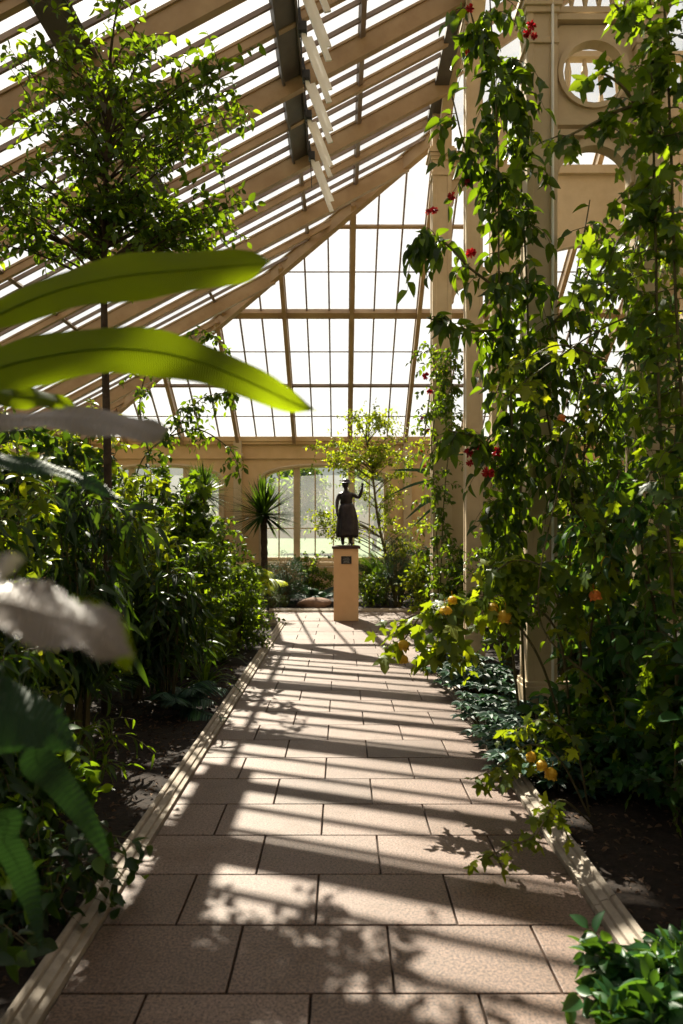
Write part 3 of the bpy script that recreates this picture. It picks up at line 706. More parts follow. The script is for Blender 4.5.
st = thing('statue', 'dark bronze statue of a woman in cap and long skirt raising one arm', 'statue', (PX, PY, 1.39))
st.rotation_euler = (0, 0, R(8)); st.scale = (1.2, 1.1, 1.0)
def skin_body(name, J, E, mat, parent, sub=2):
    me = bpy.data.meshes.new(name); me.from_pydata([j[:3] for j in J], E, []); me.update()
    o = bpy.data.objects.new(name, me); COL.objects.link(o); o.parent = parent; me.materials.append(M[mat])
    o.modifiers.new('skin', 'SKIN').use_smooth_shade = True
    for i, v in enumerate(me.skin_vertices[0].data):
        v.radius = J[i][3] if isinstance(J[i][3], tuple) else (J[i][3], J[i][3]); v.use_root = (i == 0)
    s_ = o.modifiers.new('sub', 'SUBSURF'); s_.levels = sub; s_.render_levels = sub
    return o
# faces -Y (towards the visitor); its left arm (to the viewer's right) raised
J = [(0.02, 0, 0.66, (0.095, 0.07)), (0.01, 0, 0.76, (0.078, 0.058)), (0, 0.005, 0.88, (0.095, 0.065)), (0, 0.005, 0.985, (0.075, 0.055)), (0, 0.0, 1.045, 0.032), (-0.005, -0.01, 1.09, 0.035),
     (-0.005, -0.018, 1.13, (0.052, 0.062)), (-0.005, -0.012, 1.175, (0.055, 0.064)), (-0.005, -0.005, 1.215, 0.035),
     (-0.105, 0.0, 0.965, 0.040), (-0.140, -0.01, 0.84, 0.034), (-0.150, -0.05, 0.72, 0.027), (-0.155, -0.10, 0.63, 0.020),
     (0.105, 0, 0.965, 0.040), (0.20, -0.02, 0.90, 0.034), (0.235, -0.06, 1.01, 0.026), (0.245, -0.08, 1.09, 0.019),
     (-0.05, 0, 0.58, 0.07), (-0.055, -0.03, 0.33, 0.05), (-0.055, 0, 0.07, 0.028), (-0.06, -0.10, 0.028, 0.024),
     (0.085, 0, 0.58, 0.07), (0.085, 0.01, 0.33, 0.05), (0.075, 0.03, 0.07, 0.028), (0.095, -0.07, 0.028, 0.024)]
E = [(0, 1), (1, 2), (2, 3), (3, 4), (4, 5), (5, 6), (6, 7), (7, 8), (3, 9), (9, 10), (10, 11), (11, 12), (3, 13), (13, 14), (14, 15), (15, 16), (0, 17), (17, 18), (18, 19), (19, 20), (0, 21), (21, 22), (22, 23), (23, 24)]
def hand(J, E, wrist, d, side, s=1.0):
    """palm and five unequal bent fingers grown from the wrist joint"""
    w0 = np.array(J[wrist][:3]); d = nrm(np.array(d)); x = nrm(np.array(side)); nrm_ = np.cross(x, d)
    pi = len(J); J.append((*(w0 + d * 0.035 * s), (0.018 * s, 0.011 * s))); E.append((wrist, pi))
    for k_, (off, ln) in enumerate(((-0.018, 0.042), (-0.006, 0.050), (0.006, 0.047), (0.018, 0.036))):
        a_ = len(J); b0 = w0 + d * 0.055 * s + x * off * s
        J.append((*b0, 0.0062 * s)); J.append((*(b0 + d * ln * 0.55 * s + nrm_ * 0.006), 0.0055 * s)); J.append((*(b0 + d * ln * 0.9 * s + nrm_ * 0.022 * s), 0.004 * s))
        E += [(pi, a_), (a_, a_ + 1), (a_ + 1, a_ + 2)]
    a_ = len(J); b0 = w0 + d * 0.022 * s - x * 0.024 * s
    J.append((*b0, 0.007 * s)); J.append((*(b0 + d * 0.028 * s - x * 0.012 * s + nrm_ * 0.012), 0.005 * s)); E += [(pi, a_), (a_, a_ + 1)]
hand(J, E, 16, (0.05, -0.1, 1), (1, 0.2, 0)); hand(J, E, 12, (0.1, -0.3, -0.95), (0.5, -0.8, 0))
skin_body('body', J, E, 'bronze', st)
sk = MB(); V = []; n_, m_ = 56, 14
for j in range(m_ + 1):
    t_ = j / m_; z = 0.80 - 0.63 * t_; rx = 0.085 + 0.10 * t_ ** 0.55 - 0.03 * t_ ** 3; ry_ = 0.065 + 0.075 * t_ ** 0.6
    for i in range(n_):
        a_ = 6.2832 * i / n_; f_ = 1 + (0.02 + 0.09 * t_) * math.sin(a_ * 9 + 1.5 * math.sin(a_ * 2) + t_ * 2)
        V.append((0.015 + 0.01 * math.sin(t_ * 3) + rx * f_ * math.cos(a_), ry_ * f_ * math.sin(a_), z + 0.014 * math.sin(a_ * 3) * t_))
sk.add(V, [(j * n_ + i, j * n_ + (i + 1) % n_, (j + 1) * n_ + (i + 1) % n_, (j + 1) * n_ + i) for j in range(m_) for i in range(n_)])
o = sk.build('skirt', 'bronze', st, smooth=True); sd = o.modifiers.new('thick', 'SOLIDIFY'); sd.thickness = 0.008
ht = MB(); ht.lathe([(0.0, 0.065), (0.04, 0.06), (0.062, 0.035), (0.066, 0.0), (0.10, -0.008), (0.105, -0.014), (0.06, -0.012)], (-0.003, -0.015, 1.195), 20, sx=1, sy=1.1); ht.build('cap', 'bronze', st, smooth=True)
hr = MB(); hr.lathe([(0.0, -0.06), (0.03, -0.055), (0.048, -0.03), (0.058, 0.0), (0.055, 0.03)], (-0.005, 0.03, 1.15), 14); hr.build('hair', 'bronze', st, smooth=True)
fc = MB(); fc.lathe([(0.0, -0.012), (0.008, -0.008), (0.006, 0.012), (0.0, 0.02)], (-0.005, -0.083, 1.135), 8); fc.build('nose', 'bronze', st, smooth=True)
bs = MB(); bs.box((0.01, -0.02, 0.006), (0.34, 0.30, 0.012)); bs.build('base', 'bronze', st, bevel=0.004)
bd = MB(); bd.lathe([(0.08, 0), (0.10, 0.03), (0.094, 0.09), (0.108, 0.14), (0.10, 0.19), (0.085, 0.215)], (0.003, 0, 0.775), 20, sx=1.0, sy=0.74); bd.build('bodice', 'bronze', st, smooth=True)

# boulder by the back kerb
rk = MB(); V = []; nn = 18
for j in range(9):
    for i in range(nn):
        a_ = 6.283 * i / nn; b_ = math.pi * j / 8; rr = 1 + 0.14 * math.sin(3 * a_ + j) + 0.08 * math.sin(7 * a_ + 2 * j)
        V.append((0.36 * rr * math.sin(b_) * math.cos(a_), 0.22 * rr * math.sin(b_) * math.sin(a_), 0.12 + 0.13 * math.cos(b_)))
rk.add(V, [(j * nn + i, (j + 1) * nn + i, (j + 1) * nn + (i + 1) % nn, j * nn + (i + 1) % nn) for j in range(8) for i in range(nn)])
o = rk.build('boulder', 'rock', smooth=True); o.location = (-0.55, 14.9, 0.01); o['label'] = 'low brown boulder behind the kerb beside the pedestal'; o['category'] = 'rock'
# ------------------------------------------------------------------ planting

# ------------------------------------------------------------------ broad leaves of the ginger-like plant close to the camera
def bigleaf(pts, widths, wvec, parent, mat, trough=0.05, wave=0.006, pleat=0.0, freq=90, tone=0.5):
    """a long blade along pts; widths: half widths along it; wvec: across direction at start and end"""
    n_ = 120 if pleat else 48; C = spine(pts, n_); T = nrm(np.gradient(C, axis=0)); w0, w1 = (np.array(v, float) for v in wvec)
    V, UV = [], []; cols = 8; wl = np.linspace(0, 1, len(widths)); L = np.linalg.norm(np.diff(C, axis=0), axis=1).sum()
    for i in range(n_):
        t_ = i / (n_ - 1); x = (1 - t_) * w0 + t_ * w1; x = nrm(x - T[i] * np.dot(x, T[i])); nn_ = np.cross(T[i], x)
        half = float(np.interp(t_, wl, widths)) * min(1.0, ((1 - t_) / 0.10) ** 0.55 if t_ > 0.90 else 1.0); half = max(half, 0.0005)
        for c in range(cols + 1):
            q = c / cols * 2 - 1
            V.append(C[i] + x * q * half + nn_ * (-trough * abs(q) ** 1.3 * half * 2 + wave * math.sin(t_ * 22 + q * 2.0) * q * q + pleat * math.sin((t_ - 0.12 * abs(q)) * freq) * math.sqrt(abs(q)))); UV.append((q * half * 8, t_ * L * 1.6))
    o_ = MB(); k_ = cols + 1
    o_.add(V, [(i * k_ + c, i * k_ + c + 1, (i + 1) * k_ + c + 1, (i + 1) * k_ + c) for i in range(n_ - 1) for c in range(cols)], tone, UV)
    l_ = o_.build('leaf', mat, parent, smooth=True); wm = max(widths)
    r_ = MB(); r_.tube(C[:-2], np.linspace(wm * 0.05, wm * 0.012, n_ - 2), 6, tone); r_.build('midrib', mat, l_, smooth=True)
    return l_
GX = Vector((-1.45, 1.5, 0.02))
def rel(px, py, Y, b): return np.array(list(at(px, py, Y) - b))
gp = thing('ginger_plant', 'tall plant whose huge glowing green leaves reach in above the left bed', 'plant', GX)
s_ = MB(); tips = []
for dx, dy, h_ in ((0.0, 0.0, 2.15), (0.06, -0.1, 2.0), (-0.08, 0.06, 1.9), (0.1, 0.08, 1.35), (0.0, -0.25, 1.5)):
    s_.tube(spine([(dx * 2, dy, 0), (dx * 1.5, dy, h_ * 0.5), (dx, dy, h_)], 12), np.linspace(0.022, 0.012, 12), 8)
s_.build('stem', 'mid', gp, smooth=True)
UPC = ((0, 0.3, 0.95), (0, 0.3, 0.95))
bigleaf([(0.0, 0, 1.75), rel(-70, 350, 1.50, GX), rel(0, 314, 1.48, GX), rel(50, 293, 1.46, GX), rel(100, 280, 1.44, GX), rel(150, 273, 1.42, GX), rel(200, 269, 1.40, GX), rel(245, 265, 1.38, GX), rel(271, 262, 1.36, GX)], [0.004, 0.018, 0.034, 0.052, 0.056, 0.056, 0.050, 0.034, 0.022], UPC, gp, 'big', tone=0.62)
bigleaf([(0.05, -0.05, 1.8), rel(-70, 400, 1.42, GX), rel(0, 368, 1.40, GX), rel(50, 356, 1.38, GX), rel(100, 349, 1.36, GX), rel(150, 351, 1.35, GX), rel(200, 362, 1.34, GX), rel(250, 382, 1.32, GX), rel(290, 401, 1.31, GX), rel(317, 411, 1.30, GX)], [0.004, 0.034, 0.052, 0.058, 0.054, 0.050, 0.042, 0.034, 0.020, 0.010], UPC, gp, 'big', tone=0.55)
bigleaf([(0.05, -0.2, 1.6), rel(-60, 430, 1.12, GX), rel(0, 421, 1.10, GX), rel(60, 418, 1.09, GX), rel(110, 423, 1.07, GX), rel(150, 431, 1.06, GX), rel(172, 428, 1.05, GX)], [0.003, 0.014, 0.018, 0.022, 0.027, 0.020, 0.006], ((0, 0.5, 0.8), (0, 0.5, 0.8)), gp, 'pale', pleat=0.001, freq=200)
bigleaf([(0.05, 0.0, 1.6), rel(-60, 455, 1.4, GX), rel(10, 462, 1.4, GX), rel(70, 474, 1.4, GX), rel(128, 502, 1.4, GX)], [0.004, 0.022, 0.024, 0.018, 0.006], ((0, 0.7, 0.6), (0, 0.7, 0.6)), gp, 'dull')
bigleaf([(0.0, -0.1, 1.9), rel(-60, 330, 1.6, GX), rel(-20, 350, 1.6, GX), rel(8, 372, 1.6, GX)], [0.004, 0.05, 0.05, 0.01], UPC, gp, 'big', tone=0.5)
bigleaf([(0.05, 0.0, 1.7), rel(-60, 395, 1.55, GX), rel(10, 396, 1.55, GX), rel(50, 400, 1.55, GX), rel(84, 412, 1.55, GX)], [0.004, 0.03, 0.034, 0.026, 0.006], ((0, 0.6, 0.8), (0, 0.6, 0.8)), gp, 'big', tone=0.3)
G2 = Vector((-1.15, 0.75, 0.02))
g2 = thing('ginger_plant', 'low ginger plant with dark ribbed leaves and one pale shiny one', 'plant', G2)
s_ = MB()
for dx, dy, h_ in ((0.0, 0.0, 1.5), (0.06, 0.1, 1.25), (-0.05, 0.2, 1.35)): s_.tube(spine([(dx * 2, dy, 0), (dx * 1.5, dy, h_ * 0.5), (dx, dy, h_)], 12), np.linspace(0.02, 0.01, 12), 8)
s_.build('stem', 'mid', g2, smooth=True)
bigleaf([(0.0, 0, 1.48), rel(-90, 588, 0.58, G2), rel(-10, 598, 0.60, G2), rel(50, 613, 0.62, G2), rel(100, 630, 0.64, G2), rel(134, 656, 0.66, G2)], [0.003, 0.026, 0.034, 0.036, 0.030, 0.009], ((0, 0.86, 0.5), (0.1, 0.86, 0.5)), g2, 'pale', pleat=0.0028, freq=115)  # upper side of the blade, its sun sheen painted as pale grey colour
bigleaf([rel(70, 600, 0.67, G2), rel(96, 616, 0.68, G2), rel(116, 640, 0.69, G2), rel(130, 672, 0.70, G2)], [0.004, 0.014, 0.016, 0.005], ((0.5, 0.3, 0.7), (0.7, 0.3, 0.4)), g2, 'big', tone=0.3)
bigleaf([(0.0, 0.2, 1.3), rel(-60, 690, 1.0, G2), rel(-10, 706, 1.02, G2), rel(40, 722, 1.06, G2), rel(82, 750, 1.1, G2)], [0.004, 0.050, 0.056, 0.044, 0.008], ((0.1, 0.8, 0.6), (0.1, 0.8, 0.6)), g2, 'dull', pleat=0.0025, freq=120)
bigleaf([(0.06, 0.1, 1.2), rel(-10, 740, 1.15, G2), rel(40, 765, 1.2, G2), rel(80, 810, 1.25, G2), rel(116, 872, 1.3, G2)], [0.004, 0.026, 0.028, 0.020, 0.004], ((0.7, 0.5, 0.4), (0.7, 0.5, 0.3)), g2, 'dull', tone=0.3)
bigleaf([(0.06, 0.1, 1.1), rel(-30, 820, 1.2, G2), rel(5, 845, 1.25, G2), rel(28, 890, 1.3, G2), rel(42, 950, 1.3, G2)], [0.004, 0.02, 0.026, 0.020, 0.005], ((0.8, 0.4, 0.2), (0.8, 0.3, 0.2)), g2, 'dull', tone=0.3)

# ------------------------------------------------------------------ the small tree on the left and its crown
TB = Vector((-2.12, 6.3, 0.02))
def tree(name, label, cat, base, trunk, tr, crown, nb, ntw, nl, size, kind, mat, tlen=0.45, bark='bark', low=0.0, droop=0.35, tone=(0, 1)):
    """trunk: points; crown: list of (centre, radii) in world space that the branch tips fill"""
    b = np.array(list(base)); root = thing(name, label, cat, tuple(b)); tk, br, lf = MB(), MB(), MB()
    P = spine(trunk, 30) - b; tk.tube(P, np.linspace(tr, tr * 0.35, 30), 8); tk.build('trunk', bark, root, smooth=True)
    for _ in range(nb):
        c, r_ = crown[rng.integers(len(crown))]; d = nrm(rng.normal(size=3)) * rng.uniform(0.3, 1) ** 0.5
        tip = np.array(list(c)) - b + d * np.array(r_)
        zz = tip[2] - rng.uniform(0.15, 0.45) * np.linalg.norm(tip[:2] - P[-1][:2]) - 0.25
        i = int(np.clip(np.searchsorted(P[:, 2], zz), 8, 29)); s0 = P[i]
        Q = bez(s0, s0 * 0.45 + tip * 0.55 + np.array([0, 0, 0.18]), tip, 9)
        br.tube(Q, np.linspace(tr * 0.3, tr * 0.07, 9), 4, cap=False); leafy(lf, Q[4:], nl, size, kind, 0.1, droop, tone=tone)
        for _t in range(ntw):
            u = rng.integers(4, 9); d = nrm(rng.normal(size=3) * [1, 1, 0.7] + nrm(tip - s0) * 0.5); L = tlen * rng.uniform(0.4, 1.2)
            e = Q[u] + d * L + np.array([0, 0, -droop * L * 0.4]); W = bez(Q[u], Q[u] + d * L * 0.5 + np.array([0, 0, 0.08 * L]), e, 5)
            br.tube(W, np.linspace(tr * 0.10, tr * 0.04, 5), 3, cap=False); leafy(lf, W, nl, size, kind, 0.1, droop, tone=tone)
    br.build('branches' if False else 'branch', bark, root); lf.build('foliage', mat, root, smooth=True); return root
tree('tree', 'slender dark-stemmed tree rising from the left bed to the roof', 'tree', TB,
     [TB, at(108, 500, 6.3), at(104, 300, 6.3), at(106, 170, 6.3), at(110, 60, 6.3)], 0.045,
     [(at(105, 90, 6.3), (0.75, 0.7, 0.75)), (at(50, 150, 6.3), (0.75, 0.7, 0.7)), (at(175, 100, 6.2), (0.65, 0.7, 0.6)), (at(185, 190, 6.2), (0.55, 0.6, 0.5)), (at(40, 230, 6.3), (0.6, 0.6, 0.4)), (at(165, 225, 6.3), (0.6, 0.5, 0.25))],
     92, 5, 9, 0.085, 'ovate', 'mid', tone=(0.05, 1))

# ------------------------------------------------------------------ shrubs of the left bed
A_ = 'shrub'
def sh(lbl, x, y, h, r, kind, size, mat, nb=34, ntw=5, nl=9, nm='shrub', cat=A_, **k): return shrub(nm, lbl, cat, x, y, h, r, nb, ntw, nl, size, kind, mat, **k)
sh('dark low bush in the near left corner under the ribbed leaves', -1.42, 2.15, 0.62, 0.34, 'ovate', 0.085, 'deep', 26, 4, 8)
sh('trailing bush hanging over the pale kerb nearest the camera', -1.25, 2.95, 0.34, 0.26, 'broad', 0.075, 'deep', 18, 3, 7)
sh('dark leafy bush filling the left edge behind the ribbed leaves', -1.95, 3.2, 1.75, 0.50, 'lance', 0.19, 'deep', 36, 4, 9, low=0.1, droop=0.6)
sh('bushy plant with glossy leaves at the left edge, knee high', -1.62, 3.6, 0.62, 0.30, 'broad', 0.10, 'mid', 20, 3, 7)
sh('tall yellow-green bush at the left edge behind the pale leaf', -2.35, 4.5, 2.3, 0.62, 'ovate', 0.10, 'lime', 46, 4, 9)
sh('cane plant with long drooping leaves over bare soil', -1.95, 5.2, 2.05, 0.48, 'lance', 0.22, 'deep', 26, 4, 7, low=0.35, droop=0.7)
sh('small seedling plant on the bare soil near the kerb', -1.55, 4.4, 0.40, 0.16, 'lance', 0.11, 'mid', 9, 2, 6, low=0.2)
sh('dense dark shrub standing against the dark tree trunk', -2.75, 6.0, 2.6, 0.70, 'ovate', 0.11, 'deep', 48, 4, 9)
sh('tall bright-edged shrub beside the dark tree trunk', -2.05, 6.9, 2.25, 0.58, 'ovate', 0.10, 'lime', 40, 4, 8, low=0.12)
sh('cane plant with long narrow leaves leaning toward the path', -1.62, 6.5, 1.35, 0.36, 'lance', 0.20, 'deep', 28, 3, 8, low=0.3, droop=0.6)
sh('backlit yellow-green bush far over at the left edge', -3.7, 7.4, 3.1, 0.85, 'ovate', 0.12, 'lime', 46, 4, 9, low=0.3)
sh('rounded bush with light leaves halfway down the left bed', -1.72, 8.0, 1.55, 0.50, 'ovate', 0.095, 'mid', 46, 4, 9, low=0.08)
sh('taller dark bush behind the rounded light-leaved one', -2.6, 8.5, 2.55, 0.66, 'ovate', 0.11, 'deep', 44, 4, 9)
sh('lobed-leaf climber heaped high in the left bed', -2.3, 9.6, 2.4, 0.62, 'lobed', 0.13, 'mid', 40, 4, 8)
sh('bright small-leaved bush spilling over the left kerb', -1.48, 9.6, 1.15, 0.46, 'small', 0.075, 'mid', 52, 4, 10, low=0.06)
sh('yellow-green sapling with long shoots behind the left bed', -3.6, 9.8, 3.3, 0.85, 'ovate', 0.12, 'lime', 44, 4, 9, low=0.3)
sh('dense green bush just before the spiky-headed palm lily', -2.15, 11.3, 1.9, 0.60, 'ovate', 0.10, 'mid', 46, 4, 9)
sh('low fresh green bush at the far corner of the left kerb', -1.62, 11.2, 0.95, 0.42, 'small', 0.07, 'mid', 40, 4, 9, low=0.05)
sh('dark broad bush well back in the left bed', -4.4, 10.5, 2.9, 0.9, 'ovate', 0.13, 'deep', 42, 4, 9)
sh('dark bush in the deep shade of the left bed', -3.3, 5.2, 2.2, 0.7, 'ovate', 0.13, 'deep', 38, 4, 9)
sh('leafy bush in front of the west arched window', -3.7, 13.2, 2.4, 0.8, 'ovate', 0.12, 'mid', 42, 4, 9)
sh('pale-leaved bush between the west window and the far pilaster', -4.9, 15.5, 2.6, 0.9, 'ovate', 0.13, 'lime', 34, 4, 9)
sh('feathery silver-green bush beside the boulder', -1.25, 15.4, 1.15, 0.48, 'needle', 0.10, 'blue', 50, 4, 12, low=0.05)
sh('small dark mound of foliage on the corner kerb', -1.45, 14.75, 0.45, 0.28, 'needle', 0.08, 'deep', 26, 3, 10, low=0.05)
sh('bush with fresh leaves under the statue window', -0.75, 16.4, 1.15, 0.5, 'small', 0.08, 'mid', 34, 4, 9, low=0.05)
sh('grey-green feathery bush to the other side of the pedestal', 1.22, 15.2, 1.55, 0.58, 'needle', 0.11, 'blue', 64, 5, 12, low=0.05)
sh('dark rounded bush touching the back kerb by the column', 1.85, 14.7, 1.3, 0.45, 'small', 0.07, 'deep', 50, 4, 10, low=0.05)
sh('low leafy bush in the gap beside the pedestal', 0.65, 15.2, 0.7, 0.36, 'small', 0.07, 'mid', 34, 3, 9, low=0.05)
sh('bright lime bush where the side path meets the far column', 1.5, 12.6, 1.25, 0.38, 'ovate', 0.09, 'lime', 36, 4, 8, low=0.1)
sh('mixed green bush at the foot of the far column', 2.0, 11.0, 1.5, 0.42, 'ovate', 0.10, 'mid', 36, 4, 8, low=0.1)

def strappy(name, label, cat, base, n_, L, wd, mat, up=(0.2, 1.3), sag=0.5, trunk=0.0, tr=0.06, hs=0.5, group=None, sides=1):
    """a rosette of long blades; each blade is one child named leaf when few, else one foliage mesh"""
    root = thing(name, label, cat, tuple(base), group)
    if trunk > 0:
        t_ = MB(); P = spine([(0, 0, 0), (0.02, 0, trunk * 0.5), (0, 0, trunk)], 16); t_.tube(P, tr * (1 + 0.12 * np.sin(np.arange(16) * 2.6)), 10); t_.build('trunk', 'bark', root, smooth=True)
    lf = MB()
    for i in range(n_):
        az = rng.uniform(0, 6.283); el_ = rng.uniform(*up); d = np.array([math.cos(az) * math.cos(el_), math.sin(az) * math.cos(el_), math.sin(el_)])
        l_ = L * rng.uniform(0.8, 1.1); o0 = np.array([0, 0, trunk * 1.0])
        m = 6; C = np.array([o0 + d * l_ * t_ + np.array([0, 0, -sag * l_ * t_ ** 2.2 * math.cos(el_)]) for t_ in np.linspace(0, 1, m + 1)])
        x = nrm(np.cross(d, [0, 0, 1.0]) + 1e-6); V = []
        for j in range(m + 1):
            h_ = wd / 2 * (0.7 + 0.3 * math.sin(math.pi * j / m)) * (1 - (j / m) ** 3) + 0.0008; nn_ = np.cross(x, d)
            V += [C[j] - x * h_ + nn_ * h_ * 0.3, C[j], C[j] + x * h_ + nn_ * h_ * 0.3]
        lf.add(V, [(j * 3 + c, j * 3 + c + 1, j * 3 + c + 4, j * 3 + c + 3) for j in range(m) for c in (0, 1)], rng.uniform(0, 0.9))
    lf.build('foliage', mat, root, smooth=True); return root

def frondy(name, label, cat, base, n_, L, leaflet, mat, az=None, el_=(0.5, 1.3), sag=0.8, pairs=26, trunk=0.0, tr=0.05, wd=0.13, group=None, tone=(0, 1), aims=None):
    """feather-leaved palm or cycad: every frond is a child with its rachis and leaflets"""
    root = thing(name, label, cat, tuple(base), group)
    if trunk > 0:
        t_ = MB(); t_.tube(spine([(0, 0, 0), (0, 0, trunk / 2), (0, 0, trunk)], 12), tr * (1 + 0.15 * np.sin(np.arange(12) * 2.4)), 10); t_.build('trunk', 'bark', root, smooth=True)
    for i in range(n_):
        a_ = rng.uniform(0, 6.283) if az is None else rng.uniform(*az); e_ = rng.uniform(*el_)
        if aims: a_, e_ = aims[i]
        d = np.array([math.cos(a_) * math.cos(e_), math.sin(a_) * math.cos(e_), math.sin(e_)]); l_ = L * rng.uniform(0.85, 1.1)
        C = np.array([np.array([0, 0, trunk]) + d * l_ * t_ + np.array([math.cos(a_) * 0.25, math.sin(a_) * 0.25, -1]) * sag * l_ * 0.6 * t_ ** 2 for t_ in np.linspace(0, 1, 14)])
        C[:, 2] = np.maximum(C[:, 2], 0.03)
        fm = MB(); fm.tube(C, np.linspace(0.008, 0.002, 14), 4, 0.7, cap=False)
        us = np.linspace(0.18, 0.99, pairs); idx = us * 13; ii = np.minimum(idx.astype(int), 12); ff = (idx - ii)[:, None]
        P = C[ii] * (1 - ff) + C[ii + 1] * ff; T = nrm(C[ii + 1] - C[ii]); X = nrm(np.cross(T, [0, 0, 1.0])); Nn = np.cross(X, T)
        sz = leaflet * np.sin(np.pi * (0.12 + 0.82 * us)) ** 0.7
        for sd_ in (-1, 1):
            fm.leaves(LEAF['strap'], P, X * sd_ + T * 0.75 - np.array([0, 0, 0.25]), Nn + rng.normal(size=P.shape) * 0.12, sz * rng.uniform(0.9, 1.1, pairs), rng.uniform(tone[0], tone[1], pairs), wd / 0.07)
        fm.build('frond', mat, root)
    return root

strappy('palm_lily', 'spiky round-headed palm lily on a short trunk beside the arched window', 'palm lily', (-1.97, 17.7, 0.02), 280, 1.02, 0.055, 'deep', (-0.6, 1.5), 0.08, 2.05, 0.085)
strappy('palm_lily', 'second spiky palm lily half hidden behind bushes by the west window', 'palm lily', (-3.42, 17.2, 0.02), 180, 0.85, 0.05, 'deep', (-0.5, 1.5), 0.10, 2.55, 0.08)
strappy('lily_clump', 'clump of arching grassy leaves at the left kerb', 'lily', (-1.42, 7.3, 0.02), 46, 0.62, 0.028, 'mid', (0.5, 1.4), 0.9)
strappy('lily_clump', 'clump of broad strap leaves at the far end of the left kerb', 'lily', (-1.50, 8.75, 0.02), 40, 0.55, 0.034, 'mid', (0.5, 1.4), 0.9)
strappy('lily_clump', 'tuft of upright narrow leaves on the bare soil near the camera', 'lily', (-1.75, 4.0, 0.02), 22, 0.5, 0.03, 'mid', (0.7, 1.4), 0.7)
frondy('palm', 'small palm with sunlit yellow-green fan of leaflets below the palm lily', 'palm', (-2.25, 13.2, 0.02), 11, 1.35, 0.46, 'lime', sag=0.75, trunk=0.45, el_=(0.5, 1.2), tone=(0.5, 1.0), pairs=30, aims=[(-0.3, 1.0), (-0.1, 0.7), (0.3, 0.9), (-0.6, 0.6), (0.0, 1.25), (-1.2, 0.9), (1.2, 1.0), (2.4, 1.0), (3.3, 0.9), (-2.2, 0.8), (0.8, 0.6)])
frondy('palm', 'dark blue-green parlour palm beside the left kerb', 'palm', (-1.52, 6.35, 0.02), 12, 0.62, 0.20, 'blue', sag=0.9, el_=(0.4, 1.2), pairs=18)
frondy('palm', 'feathery palm drooping over the bare soil of the left bed', 'palm', (-2.15, 5.9, 0.02), 10, 0.95, 0.26, 'deep', sag=0.8, el_=(0.6, 1.3), pairs=22, trunk=0.2, tr=0.03)
frondy('fern', 'grey-green fern with arching fronds in front of the statue window', 'fern', (-0.55, 15.6, 0.02), 16, 0.95, 0.20, 'blue', sag=0.85, el_=(0.6, 1.3), pairs=22, wd=0.16)
frondy('cycad', 'dark stiff-leaved cycad behind the pedestal on its column side', 'cycad', (0.98, 16.2, 0.02), 20, 1.35, 0.24, 'deep', sag=0.35, el_=(0.4, 1.4), pairs=34, trunk=0.25, tr=0.12, wd=0.10)
frondy('fern', 'small pale fern between the palm lily and the boulder', 'fern', (-1.35, 16.6, 0.02), 14, 0.85, 0.20, 'mid', sag=0.8, el_=(0.6, 1.3), pairs=20, wd=0.16)
# long dark strap leaves reaching in from the far column
dl = thing('bromeliad', 'plant with long stiff dark leaves slanting out from the far column', 'bromeliad', (1.95, 14.0, 0.02))
b_ = Vector((1.95, 14.0, 0.02)); s_ = MB(); s_.tube([(0, 0, 0), (0, 0, 2.5)], 0.04, 8); s_.build('stem', 'bark', dl)
for i, (a, b, c, w_) in enumerate((((440, 474), (420, 472), (402, 462), 0.022), ((440, 470), (415, 470), (388, 470), 0.035), ((440, 480), (415, 484), (388, 496), 0.03), ((440, 495), (422, 505), (405, 520), 0.035), ((438, 505), (428, 512), (412, 528), 0.025), ((440, 470), (460, 455), (480, 460), 0.03), ((440, 480), (460, 480), (480, 495), 0.03))):
    bigleaf([rel(*a, 14.0, b_), rel(*b, 13.85, b_), rel(*c, 13.7, b_)], [w_ * 0.6, w_, w_, w_ * 0.6, w_ * 0.2], ((0, 0.4, 0.9), (0, 0.4, 0.9)), dl, 'dull', tone=0.3, wave=0.0)

vine('climbing_vine', 'thin creeper with small leaves climbing toward the low end of the roof', 'vine',
     [[(-2.9, 9.4, 0.02), at(135, 480, 9.4), at(175, 430, 9.4), at(200, 400, 9.4), at(228, 392, 9.4)], [at(170, 436, 9.4), at(200, 430, 9.4), at(232, 452, 9.4), at(240, 478, 9.4)], [at(150, 460, 9.4), at(140, 400, 9.4), at(160, 350, 9.4), at(205, 330, 9.4)], [at(205, 332, 9.4), at(225, 345, 9.4), at(238, 375, 9.4)]],
     9, 0.28, 7, 0.10, 'ovate', 'mid', droop=0.7, u0=0.0)
# airy tree with yellow-green leaves behind the statue
ab = Vector((0.95, 15.4, 0.02))
tree('tree', 'airy multi-branched tree with yellow-green leaves spreading behind the statue', 'tree', ab,
     [ab, at(388, 570, 15.4), at(378, 520, 15.4), at(372, 470, 15.4), at(366, 440, 15.4)], 0.04,
     [(at(350, 452, 15.3), (1.1, 0.6, 0.30)), (at(400, 445, 15.3), (0.65, 0.6, 0.55)), (at(375, 480, 15.3), (0.9, 0.6, 0.5)), (at(395, 530, 15.3), (0.6, 0.6, 0.6)), (at(325, 525, 15.8), (0.35, 0.4, 0.4)), (at(372, 420, 15.2), (0.5, 0.5, 0.25))],
     80, 5, 8, 0.085, 'small', 'lime', tlen=0.45, bark='twig', droop=0.2, tone=(0.3, 1))

